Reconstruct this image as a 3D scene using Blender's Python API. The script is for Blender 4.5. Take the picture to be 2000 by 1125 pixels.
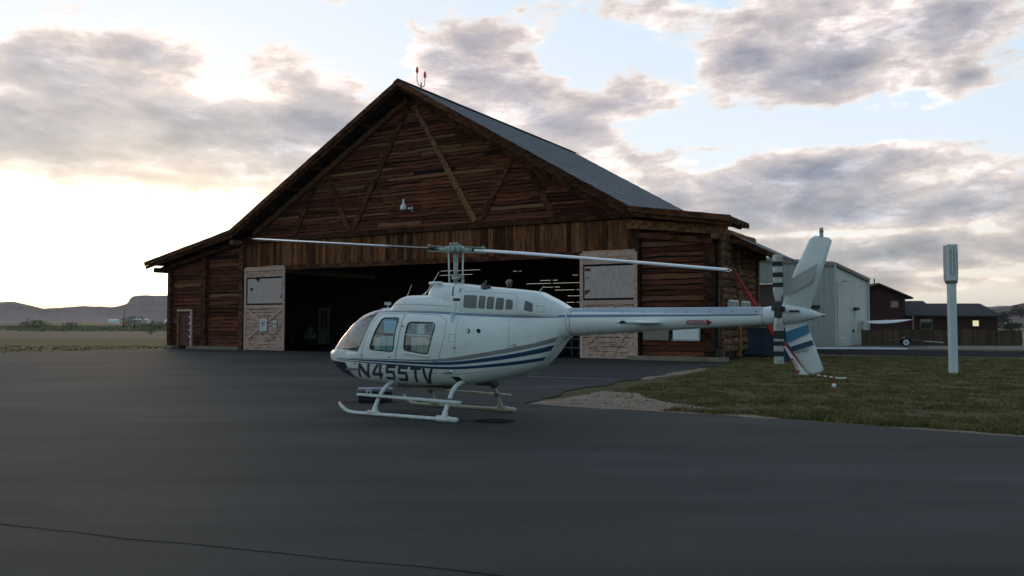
import bpy, bmesh, math, random
from mathutils import Vector, Matrix, noise
random.seed(7)
R = math.radians
for o in list(bpy.data.objects): bpy.data.objects.remove(o)
S = bpy.context.scene
COL = S.collection

# ------------------------------------------------------------------ camera
cam = bpy.data.cameras.new('camera'); co = bpy.data.objects.new('camera', cam); COL.objects.link(co)
co.location = (0, 0, 1.74); co.rotation_euler = (R(90 + 2.36), 0, 0)
cam.sensor_width = 36; cam.lens = 28.8; cam.clip_end = 20000; cam.clip_start = .05
S.camera = co
S.render.resolution_x, S.render.resolution_y = 1024, 576
S.view_settings.view_transform = 'Standard'; S.view_settings.look = 'None'
S.view_settings.gamma = 1; S.view_settings.use_curve_mapping = False
S.view_settings.exposure = 0.0
S.render.engine = 'CYCLES'
S.cycles.max_bounces = 8; S.cycles.transparent_max_bounces = 16

# ------------------------------------------------------------------ node helpers
class NT:
    def __init__(s, tree): s.t = tree; s.n = tree.nodes; s.l = tree.links
    def node(s, ty, **kw):
        n = s.n.new(ty)
        for k, v in kw.items(): setattr(n, k, v)
        return n
    def put(s, sock, v):
        if isinstance(v, bpy.types.NodeSocket): s.l.new(v, sock)
        else:
            if hasattr(sock, 'default_value'):
                try: sock.default_value = v
                except Exception: sock.default_value = (*v, 1) if len(v) == 3 else v
    def m(s, op, a, b=0.0, c=None, clamp=False):
        n = s.node('ShaderNodeMath', operation=op, use_clamp=clamp); s.put(n.inputs[0], a); s.put(n.inputs[1], b)
        if c is not None: s.put(n.inputs[2], c)
        return n.outputs[0]
    def noise(s, vec, scale, detail=4, rough=.55, dist=0.0, dims='3D'):
        n = s.node('ShaderNodeTexNoise', noise_dimensions=dims); s.put(n.inputs['Vector'], vec)
        n.inputs['Scale'].default_value = scale; n.inputs['Detail'].default_value = detail
        n.inputs['Roughness'].default_value = rough; n.inputs['Distortion'].default_value = dist
        return n.outputs['Fac']
    def ramp(s, fac, stops, interp='LINEAR'):
        n = s.node('ShaderNodeValToRGB'); s.put(n.inputs[0], fac); cr = n.color_ramp; cr.interpolation = interp
        while len(cr.elements) < len(stops): cr.elements.new(.5)
        for e, (p, c) in zip(cr.elements, stops):
            e.position = p; e.color = (*c, 1) if not isinstance(c, (int, float)) else (c, c, c, 1)
        return n.outputs[0]
    def mix(s, f, a, b, mode='MIX'):
        n = s.node('ShaderNodeMix', data_type='RGBA', blend_type=mode); s.put(n.inputs[0], f)
        A, B = n.inputs[6], n.inputs[7]
        for k, v in ((A, a), (B, b)):
            if isinstance(v, bpy.types.NodeSocket): s.l.new(v, k)
            else: k.default_value = (*v, 1) if len(v) == 3 else v
        return n.outputs[2]
    def mapping(s, vec, scale=(1, 1, 1), loc=(0, 0, 0), rot=(0, 0, 0)):
        n = s.node('ShaderNodeMapping'); s.put(n.inputs[0], vec)
        n.inputs['Scale'].default_value = scale; n.inputs['Location'].default_value = loc; n.inputs['Rotation'].default_value = rot
        return n.outputs[0]

# ------------------------------------------------------------------ world: evening sky with broken cloud
W = bpy.data.worlds.new('World'); S.world = W; W.use_nodes = True
w = NT(W.node_tree); w.n.clear()
SUN_AZ, SUN_EL = -25.0, 4.5            # azimuth east of +Y, elevation
tc = w.node('ShaderNodeTexCoord').outputs['Generated']
sep = w.node('ShaderNodeSeparateXYZ'); w.put(sep.inputs[0], tc); X, Y, Z = sep.outputs
az = w.m('MULTIPLY', w.m('ARCTAN2', X, Y), 57.2958)
el = w.m('MULTIPLY', w.m('ARCSINE', Z), 57.2958)
def gauss(a, e, sa, se):
    dx = w.m('DIVIDE', w.m('SUBTRACT', az, a), sa); dy = w.m('DIVIDE', w.m('SUBTRACT', el, e), se)
    q = w.m('ADD', w.m('MULTIPLY', dx, dx), w.m('MULTIPLY', dy, dy))
    return w.m('EXPONENT', w.m('MULTIPLY', q, -1.0))
blobs = [(-30, 15.4, 5.0, 2.3, .95), (-23.5, 16.6, 3.2, 1.0, .75), (-30, 18.9, 2.0, .6, .4), (-19.0, 12.4, 7.5, 2.6, 1.05), (-12.5, 13.2, 4.0, 1.9, .7), (-30, 10.9, 8.0, 2.1, .9), (-20, 9.5, 5, 1.0, .55),
         (-16.0, 17.3, 3.2, 1.0, .45), (-12.0, 16.0, 3.5, 1.0, .45), (-4.0, 18.4, 3.2, 3.0, .62), (-1.0, 15.5, 3.2, 1.8, .6), (4.5, 13.2, 4.8, 1.7, .75), (8.8, 15.0, 3.0, 1.0, .6), (2.5, 19.8, 3, .7, .3),
         (20.2, 16.6, 5.2, 2.0, 1.05), (15.5, 17.8, 3, 1.0, .55), (18.9, 19.6, 6, 1.0, .55), (25.5, 14.8, 2.2, 1.5, .55), (14, 11.8, 3.0, .4, .75), (29.6, 14.8, 1, .45, .6),
         (17, 9.6, 7, 1.5, .8), (25.5, 9.9, 7, 1.1, .8), (23.7, 7.4, 12, 1.3, 1.0), (12, 8.6, 4, 1.3, .6), (26.2, 4.4, 9, .8, .75), (18.5, 2.6, 6, .6, .55), (30.2, 18.4, 4, 1.7, .75),
         (-21.5, 20.2, 3.6, 1.4, -.6), (-20.8, 14.9, 1.6, .5, -.6), (-26.0, 4.4, 14, 2.6, -1.2), (5.5, 18.9, 3.0, 2.4, -.6), (12.0, 15.5, 3.0, 3.5, -.5), (13.5, 13.3, 6.5, .8, -.7),
         (23.8, 12.2, 9, .8, -.95), (-10.5, 19.8, 2.6, 1.4, -.7), (-8.5, 17.0, 1.6, 1.2, -.3), (28, 1.2, 8, .5, -.5), (20.6, 5.75, 8, .3, -.7), (29, 3.0, 5, .3, -.5), (23, 4.5, 16, 4.5, .5), (-22, 11.6, 12, 3.6, .38), (2, 16, 10, 4.5, .28), (20, 17, 8, 4, .2)]
G = None
for a_, e_, sa, se, k in blobs:
    g_ = w.m('MULTIPLY', gauss(a_, e_, sa, se), k); G = g_ if G is None else w.m('ADD', G, g_)
v1 = w.mapping(tc, (1, 1, 1.9), (3.1, .7, 1.3))
n_big = w.noise(v1, 2.4, 3, .5)
n_mid = w.noise(v1, 9.5, 9, .58, .15)
v2 = w.mapping(tc, (1, 1, 3.4), (7.1, 2.7, 1.3), (0, R(5), 0))
n_wisp = w.noise(v2, 22, 8, .62, .3)
D = w.m('ADD', G, w.m('MULTIPLY', w.m('SUBTRACT', n_big, .52), .7))
D = w.m('ADD', D, w.m('MULTIPLY', w.m('SUBTRACT', n_mid, .51), 3.2))
D = w.m('ADD', D, w.m('MULTIPLY', w.m('SUBTRACT', n_wisp, .5), 1.0))
mask = w.node('ShaderNodeMapRange', interpolation_type='SMOOTHSTEP'); w.put(mask.inputs[0], D)
mask.inputs[1].default_value = -.06; mask.inputs[2].default_value = .42
mask = mask.outputs[0]
cloud = w.ramp(w.m('MULTIPLY', D, .6), [(0.0, (1.12, 1.0, .86)), (.13, (1.02, .88, .75)), (.28, (.74, .645, .585)), (.52, (.53, .485, .475)), (.95, (.29, .295, .33))])
n_rel = w.noise(w.mapping(tc, (1, 1, 2.8), (1.1, 5.7, .35)), 13, 8, .6, .3)
relf = w.ramp(n_rel, [(.28, .72), (.45, .92), (.56, 1.08), (.70, 1.75)])
cloud = w.mix(1.0, cloud, relf, 'MULTIPLY')
# clear sky between: pale blue above, cream towards the horizon and the low sun
t_el = w.m('DIVIDE', el, 90.0, clamp=True)
clear = w.ramp(t_el, [(0.0, (.92, .84, .70)), (.05, (.98, .93, .82)), (.11, (.84, .93, .98)), (.22, (.62, .81, .95)), (.5, (.32, .48, .72)), (1.0, (.18, .30, .52))])
sunw = gauss(SUN_AZ, 6.5, 16, 3.0)
sunn = gauss(SUN_AZ - 2, 3.0, 14, 2.2)
wide = gauss(SUN_AZ, 12, 42, 26)
back0 = w.m('MULTIPLY', w.m('ADD', w.m('COSINE', w.m('MULTIPLY', w.m('SUBTRACT', az, SUN_AZ), .0174533)), 1.0), .5)
clear = w.mix(w.ramp(back0, [(.2, 1.0), (.75, 0.0)]), clear, w.ramp(t_el, [(0.0, (.62, .74, .80)), (.12, (.66, .82, .92)), (.4, (.40, .56, .74)), (1.0, (.18, .30, .52))]))
clear = w.mix(w.m('MULTIPLY', wide, .7), clear, (.95, .97, .98))
sky1 = w.mix(mask, clear, cloud)
warm = w.mix(1.0, sky1, w.mix(wide, (1, 1, 1), (1.0, .95, .90)), 'MULTIPLY')
gl = w.mix(sunw, (0, 0, 0), (.17, .09, -.07)); warm = w.mix(1.0, warm, gl, 'ADD')
gl2 = w.mix(sunn, (0, 0, 0), (1.25, 1.02, .66)); warm = w.mix(1.0, warm, gl2, 'ADD')
# away from the sunset the sky is dimmer and bluer
back = w.m('MULTIPLY', w.m('ADD', w.m('COSINE', w.m('MULTIPLY', w.m('SUBTRACT', az, SUN_AZ), .0174533)), 1.0), .5)
dim = w.ramp(back, [(0.0, (.44, .55, .56)), (.45, (.56, .67, .67)), (.80, (.97, .97, .98)), (1.0, (1, 1, 1))])
warm = w.mix(1.0, warm, dim, 'MULTIPLY')
skyt = w.node('ShaderNodeTexSky', sky_type='NISHITA', sun_disc=False)
skyt.sun_elevation = R(SUN_EL); skyt.sun_rotation = R(SUN_AZ)
b1 = w.node('ShaderNodeBackground'); w.put(b1.inputs[0], w.mix(1.0, skyt.outputs[0], (.36, .50, .95), 'MULTIPLY')); b1.inputs[1].default_value = .05
b2 = w.node('ShaderNodeBackground'); w.put(b2.inputs[0], warm); b2.inputs[1].default_value = .98
ad = w.node('ShaderNodeAddShader'); w.l.new(b1.outputs[0], ad.inputs[0]); w.l.new(b2.outputs[0], ad.inputs[1])
wo = w.node('ShaderNodeOutputWorld'); w.l.new(ad.outputs[0], wo.inputs[0])

sl = bpy.data.lights.new('sun', 'SUN'); sl.energy = .5; sl.angle = R(12); sl.color = (1, .72, .45)
so = bpy.data.objects.new('sun', sl); COL.objects.link(so)
sd = Vector((math.sin(R(SUN_AZ)) * math.cos(R(SUN_EL)), math.cos(R(SUN_AZ)) * math.cos(R(SUN_EL)), math.sin(R(SUN_EL))))
so.rotation_euler = sd.to_track_quat('Z', 'Y').to_euler(); so.location = (-30, 60, 40)

# ------------------------------------------------------------------ materials
MATS = {}
FINE = {'weathered_red_plank': (.16, .11, .085), 'weathered_brown_board': (.20, .14, .10), 'old_beam_wood': (.13, .09, .07), 'pale_worn_beam': (.26, .19, .14), 'old_log': (.22, .16, .12), 'faded_pink_paint': (.48, .34, .26)}
def mat(name, col, rough=.7, metal=0.0, var=.0, vscale=4.0, stretch=(1, 1, 1), bump=0.0, bscale=None, spec=.4, rand=0.0, emit=None, col2=None, coat=0.0, thr=(.35, .65), detail=6, rcol=None, coords='Object'):
    """procedural material: base colour broken up by noise (col -> col2), per-object variation, bump"""
    m_ = bpy.data.materials.new(name); m_.use_nodes = True; n = NT(m_.node_tree); bs = n.n['Principled BSDF']
    t = n.node('ShaderNodeTexCoord').outputs[coords]
    vec = n.mapping(t, stretch)
    oi = n.node('ShaderNodeObjectInfo').outputs['Random']
    if rand:
        vadd = n.node('ShaderNodeVectorMath', operation='ADD'); n.l.new(vec, vadd.inputs[0])
        cb = n.node('ShaderNodeCombineXYZ'); n.put(cb.inputs[0], n.m('MULTIPLY', oi, 37.0)); n.put(cb.inputs[1], n.m('MULTIPLY', oi, 91.0)); n.l.new(cb.outputs[0], vadd.inputs[1])
        vec = vadd.outputs[0]
    c = None
    f = n.noise(vec, vscale, detail, .6)
    if col2 is None: col2 = tuple(max(0, x * (1 - var)) for x in col); col = tuple(min(1, x * (1 + var)) for x in col)
    c = n.ramp(f, [(thr[0], col2), (thr[1], col)])
    if rand:
        k = n.ramp(oi, [(0, 1 - rand), (1, 1 + rand)]); c = n.mix(1.0, c, k, 'MULTIPLY')
    if name in FINE:
        fz = n.noise(n.mapping(vec, (1.0, 1.2, 1.0)), 21, 6, .75); c = n.mix(1.0, c, n.ramp(fz, [(.34, .38), (.5, .95), (.68, 1.8)]), 'MULTIPLY')
        pz = n.noise(vec, 3.1, 3, .5); c = n.mix(n.ramp(pz, [(.60, 0.0), (.72, .30)]), c, FINE[name])
    if rcol is not None:
        r2 = n.m('FRACT', n.m('MULTIPLY', oi, 17.31))
        c = n.mix(n.ramp(r2, [(rcol[1], 0.0), (1.0, rcol[2])]), c, rcol[0])
    n.put(bs.inputs['Base Color'], c)
    bs.inputs['Metallic'].default_value = metal
    rr = n.noise(vec, vscale * 1.7, 4, .5)
    n.put(bs.inputs['Roughness'], n.m('ADD', n.m('MULTIPLY', n.m('SUBTRACT', rr, .5), .25), rough, clamp=True))
    bs.inputs['Specular IOR Level'].default_value = spec
    bs.inputs['Coat Weight'].default_value = coat
    if bump:
        bn = n.node('ShaderNodeBump'); bn.inputs['Strength'].default_value = 1; bn.inputs['Distance'].default_value = bump
        n.put(bn.inputs['Height'], n.noise(vec, bscale or vscale * 3, 5, .65)); n.l.new(bn.outputs[0], bs.inputs['Normal'])
    if emit:
        bs.inputs['Emission Color'].default_value = (*emit[0], 1); bs.inputs['Emission Strength'].default_value = emit[1]
    MATS[name] = m_
    return m_

M_plank = mat('weathered_red_plank', (.225, .066, .032), .9, spec=.12, vscale=6, stretch=(.22, 1, 3.6), bump=.02, bscale=16, rand=.5, col2=(.036, .015, .009), thr=(.30, .74), detail=10, rcol=((.24, .125, .06), .86, .8))
M_board = mat('weathered_brown_board', (.27, .105, .042), .9, spec=.12, vscale=6, stretch=(3.6, 1, .22), bump=.012, bscale=14, rand=.7, col2=(.03, .011, .006), thr=(.33, .68), detail=9)
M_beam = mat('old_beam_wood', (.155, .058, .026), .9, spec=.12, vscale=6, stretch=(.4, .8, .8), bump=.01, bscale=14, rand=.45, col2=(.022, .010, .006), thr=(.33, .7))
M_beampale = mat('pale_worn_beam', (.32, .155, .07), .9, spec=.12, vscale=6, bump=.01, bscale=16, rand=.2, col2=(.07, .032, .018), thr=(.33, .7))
M_log = mat('old_log', (.26, .13, .065), .9, spec=.12, vscale=4, stretch=(.35, .9, 1.8), bump=.03, bscale=10, rand=.5, col2=(.03, .015, .009), thr=(.33, .62), detail=9)
M_dark = mat('dark_backing', (.012, .008, .006), .95, var=.3)
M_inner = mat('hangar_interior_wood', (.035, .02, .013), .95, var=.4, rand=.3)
M_pink = mat('faded_pink_paint', (.54, .345, .25), .8, vscale=4.5, stretch=(.5, 1, 3.4), bump=.006, bscale=18, rand=.10, col2=(.13, .06, .038), thr=(.30, .50), detail=10)
M_pinkfr = mat('faded_pink_frame', (.54, .36, .29), .8, vscale=6, bump=.004, rand=.08, col2=(.30, .17, .125), thr=(.28, .48), detail=8)
M_panel = mat('pale_door_panel', (.54, .43, .385), .75, vscale=3, stretch=(2.6, 1, .7), bump=.003, col2=(.40, .30, .26), thr=(.25, .6))
M_roof = mat('grey_roll_roofing', (.10, .115, .125), .8, vscale=1.1, stretch=(1, .6, 1), bump=.010, bscale=8, rand=.08, col2=(.06, .07, .078), thr=(.3, .7), spec=.5, detail=9)
M_conc = mat('old_concrete', (.27, .215, .15), .9, vscale=2.5, bump=.008, col2=(.13, .10, .07), thr=(.3, .65))
M_slab = mat('pale_slab', (.42, .43, .43), .85, vscale=1.5, bump=.004, var=.18)
M_beige = mat('beige_sheet_metal', (.47, .475, .425), .5, vscale=.7, var=.07, rand=.05, spec=.4)
M_beige2 = mat('smooth_beige_door', (.50, .505, .455), .5, vscale=.5, var=.05)
M_brownwall = mat('brown_recess_wall', (.16, .125, .095), .8, var=.1)
M_trim = mat('brown_trim', (.16, .125, .105), .6, var=.1)
M_red = mat('dark_red_siding', (.05, .016, .014), .8, vscale=2, stretch=(.3, .3, 4), var=.25, bump=.004)
M_rooff = mat('dark_shingle_roof', (.03, .024, .025), .85, vscale=3, var=.3, bump=.01)
M_fence = mat('fence_board', (.085, .05, .028), .9, vscale=3, stretch=(3, 3, .4), var=.3, rand=.4, bump=.005)
M_white = mat('helicopter_white', (.77, .80, .765), .30, vscale=1.2, stretch=(.8, .8, 1.6), col2=(.62, .645, .605), thr=(.30, .58), coat=.3, spec=.5, detail=9)
M_skid = mat('skid_white', (.66, .69, .64), .45, vscale=7, col2=(.44, .43, .36), thr=(.25, .48), detail=8)
M_skidold = mat('skid_cream', (.52, .50, .38), .5, vscale=6, col2=(.36, .33, .22), thr=(.25, .55))
M_greystripe = mat('grey_stripe', (.235, .235, .225), .35, var=.06, coat=.3)
M_blue = mat('blue_stripe', (.018, .058, .125), .32, var=.06, coat=.35)
M_blue2 = mat('light_blue_stripe', (.05, .20, .33), .32, var=.08, coat=.35)
M_steel = mat('slate_blue_stripe', (.14, .19, .27), .35, var=.06, coat=.3)
M_letter = mat('charcoal_lettering', (.055, .055, .065), .4, var=.15, vscale=8)
M_seal = mat('black_rubber', (.012, .013, .015), .55, var=.2)
M_seam = mat('panel_seam', (.16, .17, .17), .6, var=.2)
M_chin = mat('dark_chin_glass', (.012, .018, .03), .08, var=.1, spec=.7, coat=.6)
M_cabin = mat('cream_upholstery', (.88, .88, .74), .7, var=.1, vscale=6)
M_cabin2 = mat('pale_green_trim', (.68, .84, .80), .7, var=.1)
M_cabd = mat('dark_cockpit', (.10, .14, .16), .7, var=.3)
M_grille = mat('grey_mesh_grille', (.16, .175, .17), .55, metal=.5, vscale=120, var=.35, bump=.002, bscale=200)
M_metal = mat('bare_metal', (.40, .41, .39), .38, metal=.8, vscale=10, var=.25)
M_hub = mat('rotor_hub_grey', (.34, .38, .35), .5, metal=.25, vscale=16, var=.35)
M_blade = mat('rotor_blade_white', (.72, .74, .76), .28, var=.06, coat=.2)
M_black = mat('black_paint', (.010, .011, .014), .4, var=.2)
M_exh = mat('burnt_exhaust', (.09, .07, .055), .5, metal=.8, vscale=9, var=.4)
M_redp = mat('red_paint', (.42, .022, .03), .5, var=.15)
M_redboom = mat('red_boom_paint', (.50, .035, .03), .55, var=.2, vscale=3)
M_whitep = mat('white_paint', (.72, .74, .72), .45, var=.05)
M_postw = mat('white_post_paint', (.60, .66, .65), .5, var=.06, vscale=2, stretch=(1, 1, .3))
M_navy = mat('navy_bin_paint', (.012, .028, .055), .55, var=.25)
M_case = mat('black_plastic_case', (.018, .018, .022), .5, var=.3)
M_caseg = mat('grey_case_lid', (.25, .24, .29), .45, var=.15)
M_galv = mat('galvanised_rail', (.075, .08, .085), .6, metal=.3, var=.2)
M_idoor = mat('interior_white_door', (.34, .36, .30), .6, var=.15)
M_sail = mat('white_shade_cloth', (.75, .75, .74), .7, var=.05)
M_tyre = mat('tyre_rubber', (.02, .02, .02), .85, var=.2)
M_lit = mat('lit_window', (.5, .45, .3), .5, emit=((1, .86, .5), .75))
M_lens = mat('red_lamp_glass', (.35, .02, .03), .25, emit=((1, .2, .12), .12))
M_bark = mat('bark', (.05, .035, .025), .9, var=.3)
M_leaf = mat('juniper_foliage', (.035, .045, .02), .85, vscale=2, var=.5)
M_bush = mat('sagebrush_foliage', (.19, .18, .09), .85, vscale=2, var=.4)

def glass(name, tint, refl=.9, rough=.02):
    m_ = bpy.data.materials.new(name); m_.use_nodes = True; n = NT(m_.node_tree); n.n.clear()
    tr = n.node('ShaderNodeBsdfTransparent'); tr.inputs[0].default_value = (*tint, 1)
    gls = n.node('ShaderNodeBsdfGlossy'); gls.inputs['Roughness'].default_value = rough; gls.inputs[0].default_value = (refl, refl, refl, 1)
    fr = n.node('ShaderNodeFresnel'); fr.inputs[0].default_value = 1.55
    mx = n.node('ShaderNodeMixShader'); n.put(mx.inputs[0], n.m('ADD', n.m('MULTIPLY', fr.outputs[0], 1.4), .05, clamp=True)); n.l.new(tr.outputs[0], mx.inputs[1]); n.l.new(gls.outputs[0], mx.inputs[2])
    o = n.node('ShaderNodeOutputMaterial'); n.l.new(mx.outputs[0], o.inputs[0]); return m_
M_glass = glass('tinted_perspex', (.90, .97, .99))
M_wglass = glass('window_glass', (.5, .55, .55))

def ground_mat(name, kind):
    m_ = bpy.data.materials.new(name); m_.use_nodes = True; n = NT(m_.node_tree); bs = n.n['Principled BSDF']
    p = n.node('ShaderNodeNewGeometry').outputs['Position']
    if kind == 'asphalt':
        big = n.noise(n.mapping(p, (.10, .22, 1), rot=(0, 0, R(-18))), 1.6, 5, .55)
        c = n.ramp(big, [(.28, (.026, .0265, .0235)), (.50, (.041, .041, .037)), (.70, (.066, .064, .058))])
        streak = n.noise(n.mapping(p, (.05, 1.1, 1), rot=(0, 0, R(18))), 1.0, 5, .6)
        c = n.mix(1.0, c, n.ramp(streak, [(.32, .78), (.55, 1.03), (.75, 1.28)]), 'MULTIPLY')
        fine = n.noise(p, 75, 3, .7)
        c = n.mix(1.0, c, n.ramp(fine, [(.3, .55), (.7, 1.5)]), 'MULTIPLY')
        vo = n.node('ShaderNodeTexVoronoi'); vo.inputs['Scale'].default_value = 9; n.put(vo.inputs[0], p)
        spot = n.m('MULTIPLY', n.m('LESS_THAN', vo.outputs['Distance'], .05), n.m('GREATER_THAN', n.noise(p, 1.1, 2), .60))
        c = n.mix(n.m('MULTIPLY', spot, .6), c, (.30, .29, .27))
        n.put(bs.inputs['Base Color'], c); bs.inputs['Roughness'].default_value = .85; bs.inputs['Specular IOR Level'].default_value = .22
        bp = n.node('ShaderNodeBump'); bp.inputs['Distance'].default_value = .006; bp.inputs['Strength'].default_value = .8
        n.put(bp.inputs['Height'], n.noise(p, 110, 3, .7)); n.l.new(bp.outputs[0], bs.inputs['Normal'])
    elif kind == 'turf':
        a1 = n.noise(n.mapping(p, (.10, .35, 1)), 1.6, 7, .62); a2 = n.noise(n.mapping(p, (1, 1.6, 1)), 2.2, 6, .65)
        c = n.ramp(a2, [(.32, (.050, .050, .020)), (.48, (.090, .078, .032)), (.62, (.14, .105, .05)), (.78, (.19, .135, .08))])
        c = n.mix(n.ramp(a1, [(.40, 0.0), (.62, .75)]), c, (.115, .095, .045))
        # far plain: bands of pale dust road and scrub lying across the plain
        sp = n.node('ShaderNodeSeparateXYZ'); n.put(sp.inputs[0], p)
        yy = n.m('ADD', sp.outputs[1], n.m('MULTIPLY', n.noise(n.mapping(p, (.02, .02, 1)), 1.0, 3), 20.0))
        dust = n.ramp(n.m('DIVIDE', yy, 400.0, clamp=True), [(.22, 0.0), (.26, 1.0), (.55, 1.0), (.66, .15), (1.0, .35)])
        c = n.mix(n.ramp(n.m('DIVIDE', yy, 400.0, clamp=True), [(.10, 0.0), (.14, .6)]), c, (.17, .125, .05)); c = n.mix(n.m('MULTIPLY', dust, .8), c, n.mix(a2, (.24, .17, .12), (.19, .14, .09)))
        n.put(bs.inputs['Base Color'], c); bs.inputs['Roughness'].default_value = .95; bs.inputs['Specular IOR Level'].default_value = .1
        bp = n.node('ShaderNodeBump'); bp.inputs['Distance'].default_value = .05; n.put(bp.inputs['Height'], n.noise(p, 9, 6, .7)); n.l.new(bp.outputs[0], bs.inputs['Normal'])
    elif kind in ('sand', 'gravel'):
        a1 = n.noise(p, 1.4, 6, .6); fine = n.noise(p, 30, 5, .75)
        c = n.ramp(a1, [(.3, (.21, .135, .10) if kind == 'sand' else (.17, .14, .115)), (.7, (.34, .25, .17) if kind == 'sand' else (.25, .21, .18))])
        c = n.mix(1.0, c, n.ramp(fine, [(.35, .55), (.65, 1.3)]), 'MULTIPLY')
        n.put(bs.inputs['Base Color'], c); bs.inputs['Roughness'].default_value = .95
        bp = n.node('ShaderNodeBump'); bp.inputs['Distance'].default_value = .03; n.put(bp.inputs['Height'], fine); n.l.new(bp.outputs[0], bs.inputs['Normal'])
    elif kind == 'blade':
        oi = n.node('ShaderNodeNewGeometry')
        a = n.noise(n.mapping(p, (1, 1, .2)), 1.1, 5, .65); b = n.noise(p, 45, 2, .5)
        c = n.ramp(a, [(.35, (.085, .088, .030)), (.5, (.155, .130, .050)), (.64, (.25, .185, .09))])
        c = n.mix(1.0, c, n.ramp(b, [(.3, .6), (.7, 1.5)]), 'MULTIPLY')
        n.put(bs.inputs['Base Color'], c); bs.inputs['Roughness'].default_value = .9; bs.inputs['Specular IOR Level'].default_value = .1
    elif kind == 'mesa':
        a = n.noise(n.mapping(p, (.004, .004, .02)), 2.0, 8, .6)
        c = n.ramp(a, [(.35, (.07, .045, .04)), (.6, (.13, .085, .075)), (.75, (.19, .13, .11))])
        n.put(bs.inputs['Base Color'], c); bs.inputs['Roughness'].default_value = .95
    return m_
M_asph = ground_mat('apron_asphalt', 'asphalt'); M_turf = ground_mat('dry_turf', 'turf'); M_sand = ground_mat('sandy_dirt', 'sand')
M_gravel = ground_mat('gravel_lane', 'gravel'); M_grass = ground_mat('grass_blades', 'blade'); M_mesa = ground_mat('mesa_rock', 'mesa')
M_tar = mat('tar_seam', (.023, .023, .022), .95, spec=.1, var=.3)
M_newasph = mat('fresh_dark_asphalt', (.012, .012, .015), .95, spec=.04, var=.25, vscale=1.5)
M_oil = mat('oil_stain', (.006, .006, .006), .9, spec=.08, var=.3)

# ------------------------------------------------------------------ mesh helpers
def newobj(name, bm, m, parent=None, smooth=False, recalc=True):
    if recalc: bmesh.ops.recalc_face_normals(bm, faces=bm.faces[:])
    me = bpy.data.meshes.new(name); bm.to_mesh(me); bm.free()
    if smooth:
        for p in me.polygons: p.use_smooth = True
    me.materials.append(m); o = bpy.data.objects.new(name, me); COL.objects.link(o)
    if parent: o.parent = parent
    return o
def meshobj(name, verts, faces, m, parent=None, smooth=False):
    bm = bmesh.new(); vs = [bm.verts.new(v) for v in verts]
    for f in faces:
        try: bm.faces.new([vs[i] for i in f])
        except ValueError: pass
    return newobj(name, bm, m, parent, smooth)
def empty(name, loc, rz=0.0):
    o = bpy.data.objects.new(name, None); COL.objects.link(o); o.location = loc; o.rotation_euler = (0, 0, rz); o.empty_display_size = .2; return o
def tag(o, label, cat=None, group=None, kind=None):
    if label: o['label'] = label
    if cat: o['category'] = cat
    if group: o['group'] = group
    if kind: o['kind'] = kind
    return o
def bx(bm, x0, x1, y0, y1, z0, z1, M=None, bev=0.0):
    vs = [Vector((x, y, z)) for x in (x0, x1) for y in (y0, y1) for z in (z0, z1)]
    if M: vs = [M @ v for v in vs]
    v = [bm.verts.new(q) for q in vs]
    fs = [bm.faces.new([v[i] for i in f]) for f in ((0, 1, 3, 2), (4, 6, 7, 5), (0, 4, 5, 1), (2, 3, 7, 6), (0, 2, 6, 4), (1, 5, 7, 3))]
    if bev:
        es = list({e for f in fs for e in f.edges}); bmesh.ops.bevel(bm, geom=es, offset=bev, segments=2, affect='EDGES', profile=.6)
def box(name, x0, x1, y0, y1, z0, z1, m, parent=None, bev=0.0):
    bm = bmesh.new(); bx(bm, x0, x1, y0, y1, z0, z1, None, bev); return newobj(name, bm, m, parent)
def beam(bm, a, b, wd, ht, up=(0, 0, 1), jitter=0.0):
    a, b = Vector(a), Vector(b); d = b - a; L = d.length; d.normalize(); up = Vector(up)
    s = d.cross(up)
    if s.length < 1e-4: s = Vector((1, 0, 0))
    s.normalize(); u = s.cross(d); M = Matrix((d, s, u)).transposed().to_4x4(); M.translation = a
    if not jitter: bx(bm, 0, L, -wd / 2, wd / 2, -ht / 2, ht / 2, M); return
    n = max(2, int(L / .5)); rings = []
    for i in range(n + 1):
        j = [1 + random.uniform(-jitter, jitter) for _ in range(4)]; x = L * i / n
        rings.append([bm.verts.new(M @ Vector((x, sy * wd / 2 * j[k], sz * ht / 2 * j[(k + 1) % 4]))) for k, (sy, sz) in enumerate(((-1, -1), (1, -1), (1, 1), (-1, 1)))])
    for i in range(n):
        for k in range(4): bm.faces.new((rings[i][k], rings[i][(k + 1) % 4], rings[i + 1][(k + 1) % 4], rings[i + 1][k]))
    bm.faces.new(rings[0]); bm.faces.new(rings[-1])
def beamobj(name, a, b, wd, ht, m, parent=None, jitter=0.0, up=(0, 0, 1)):
    bm = bmesh.new(); beam(bm, a, b, wd, ht, up, jitter); return newobj(name, bm, m, parent)
def tube(bm, pts, rad, n=10, cap=True):
    pts = [Vector(p) for p in pts]; rr = rad if isinstance(rad, (list, tuple)) else [rad] * len(pts)
    rings = []; pu = None
    for i, p in enumerate(pts):
        d = (pts[min(i + 1, len(pts) - 1)] - pts[max(i - 1, 0)]).normalized()
        if pu is None: pu = Vector((0, 0, 1)) if abs(d.z) < .9 else Vector((1, 0, 0))
        s = d.cross(pu).normalized(); u = s.cross(d).normalized(); pu = u
        rings.append([bm.verts.new(p + (s * math.cos(t) + u * math.sin(t)) * rr[i]) for t in [2 * math.pi * k / n for k in range(n)]])
    for i in range(len(pts) - 1):
        for k in range(n): bm.faces.new((rings[i][k], rings[i][(k + 1) % n], rings[i + 1][(k + 1) % n], rings[i + 1][k]))
    if cap: bm.faces.new(rings[0]); bm.faces.new(rings[-1])
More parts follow.
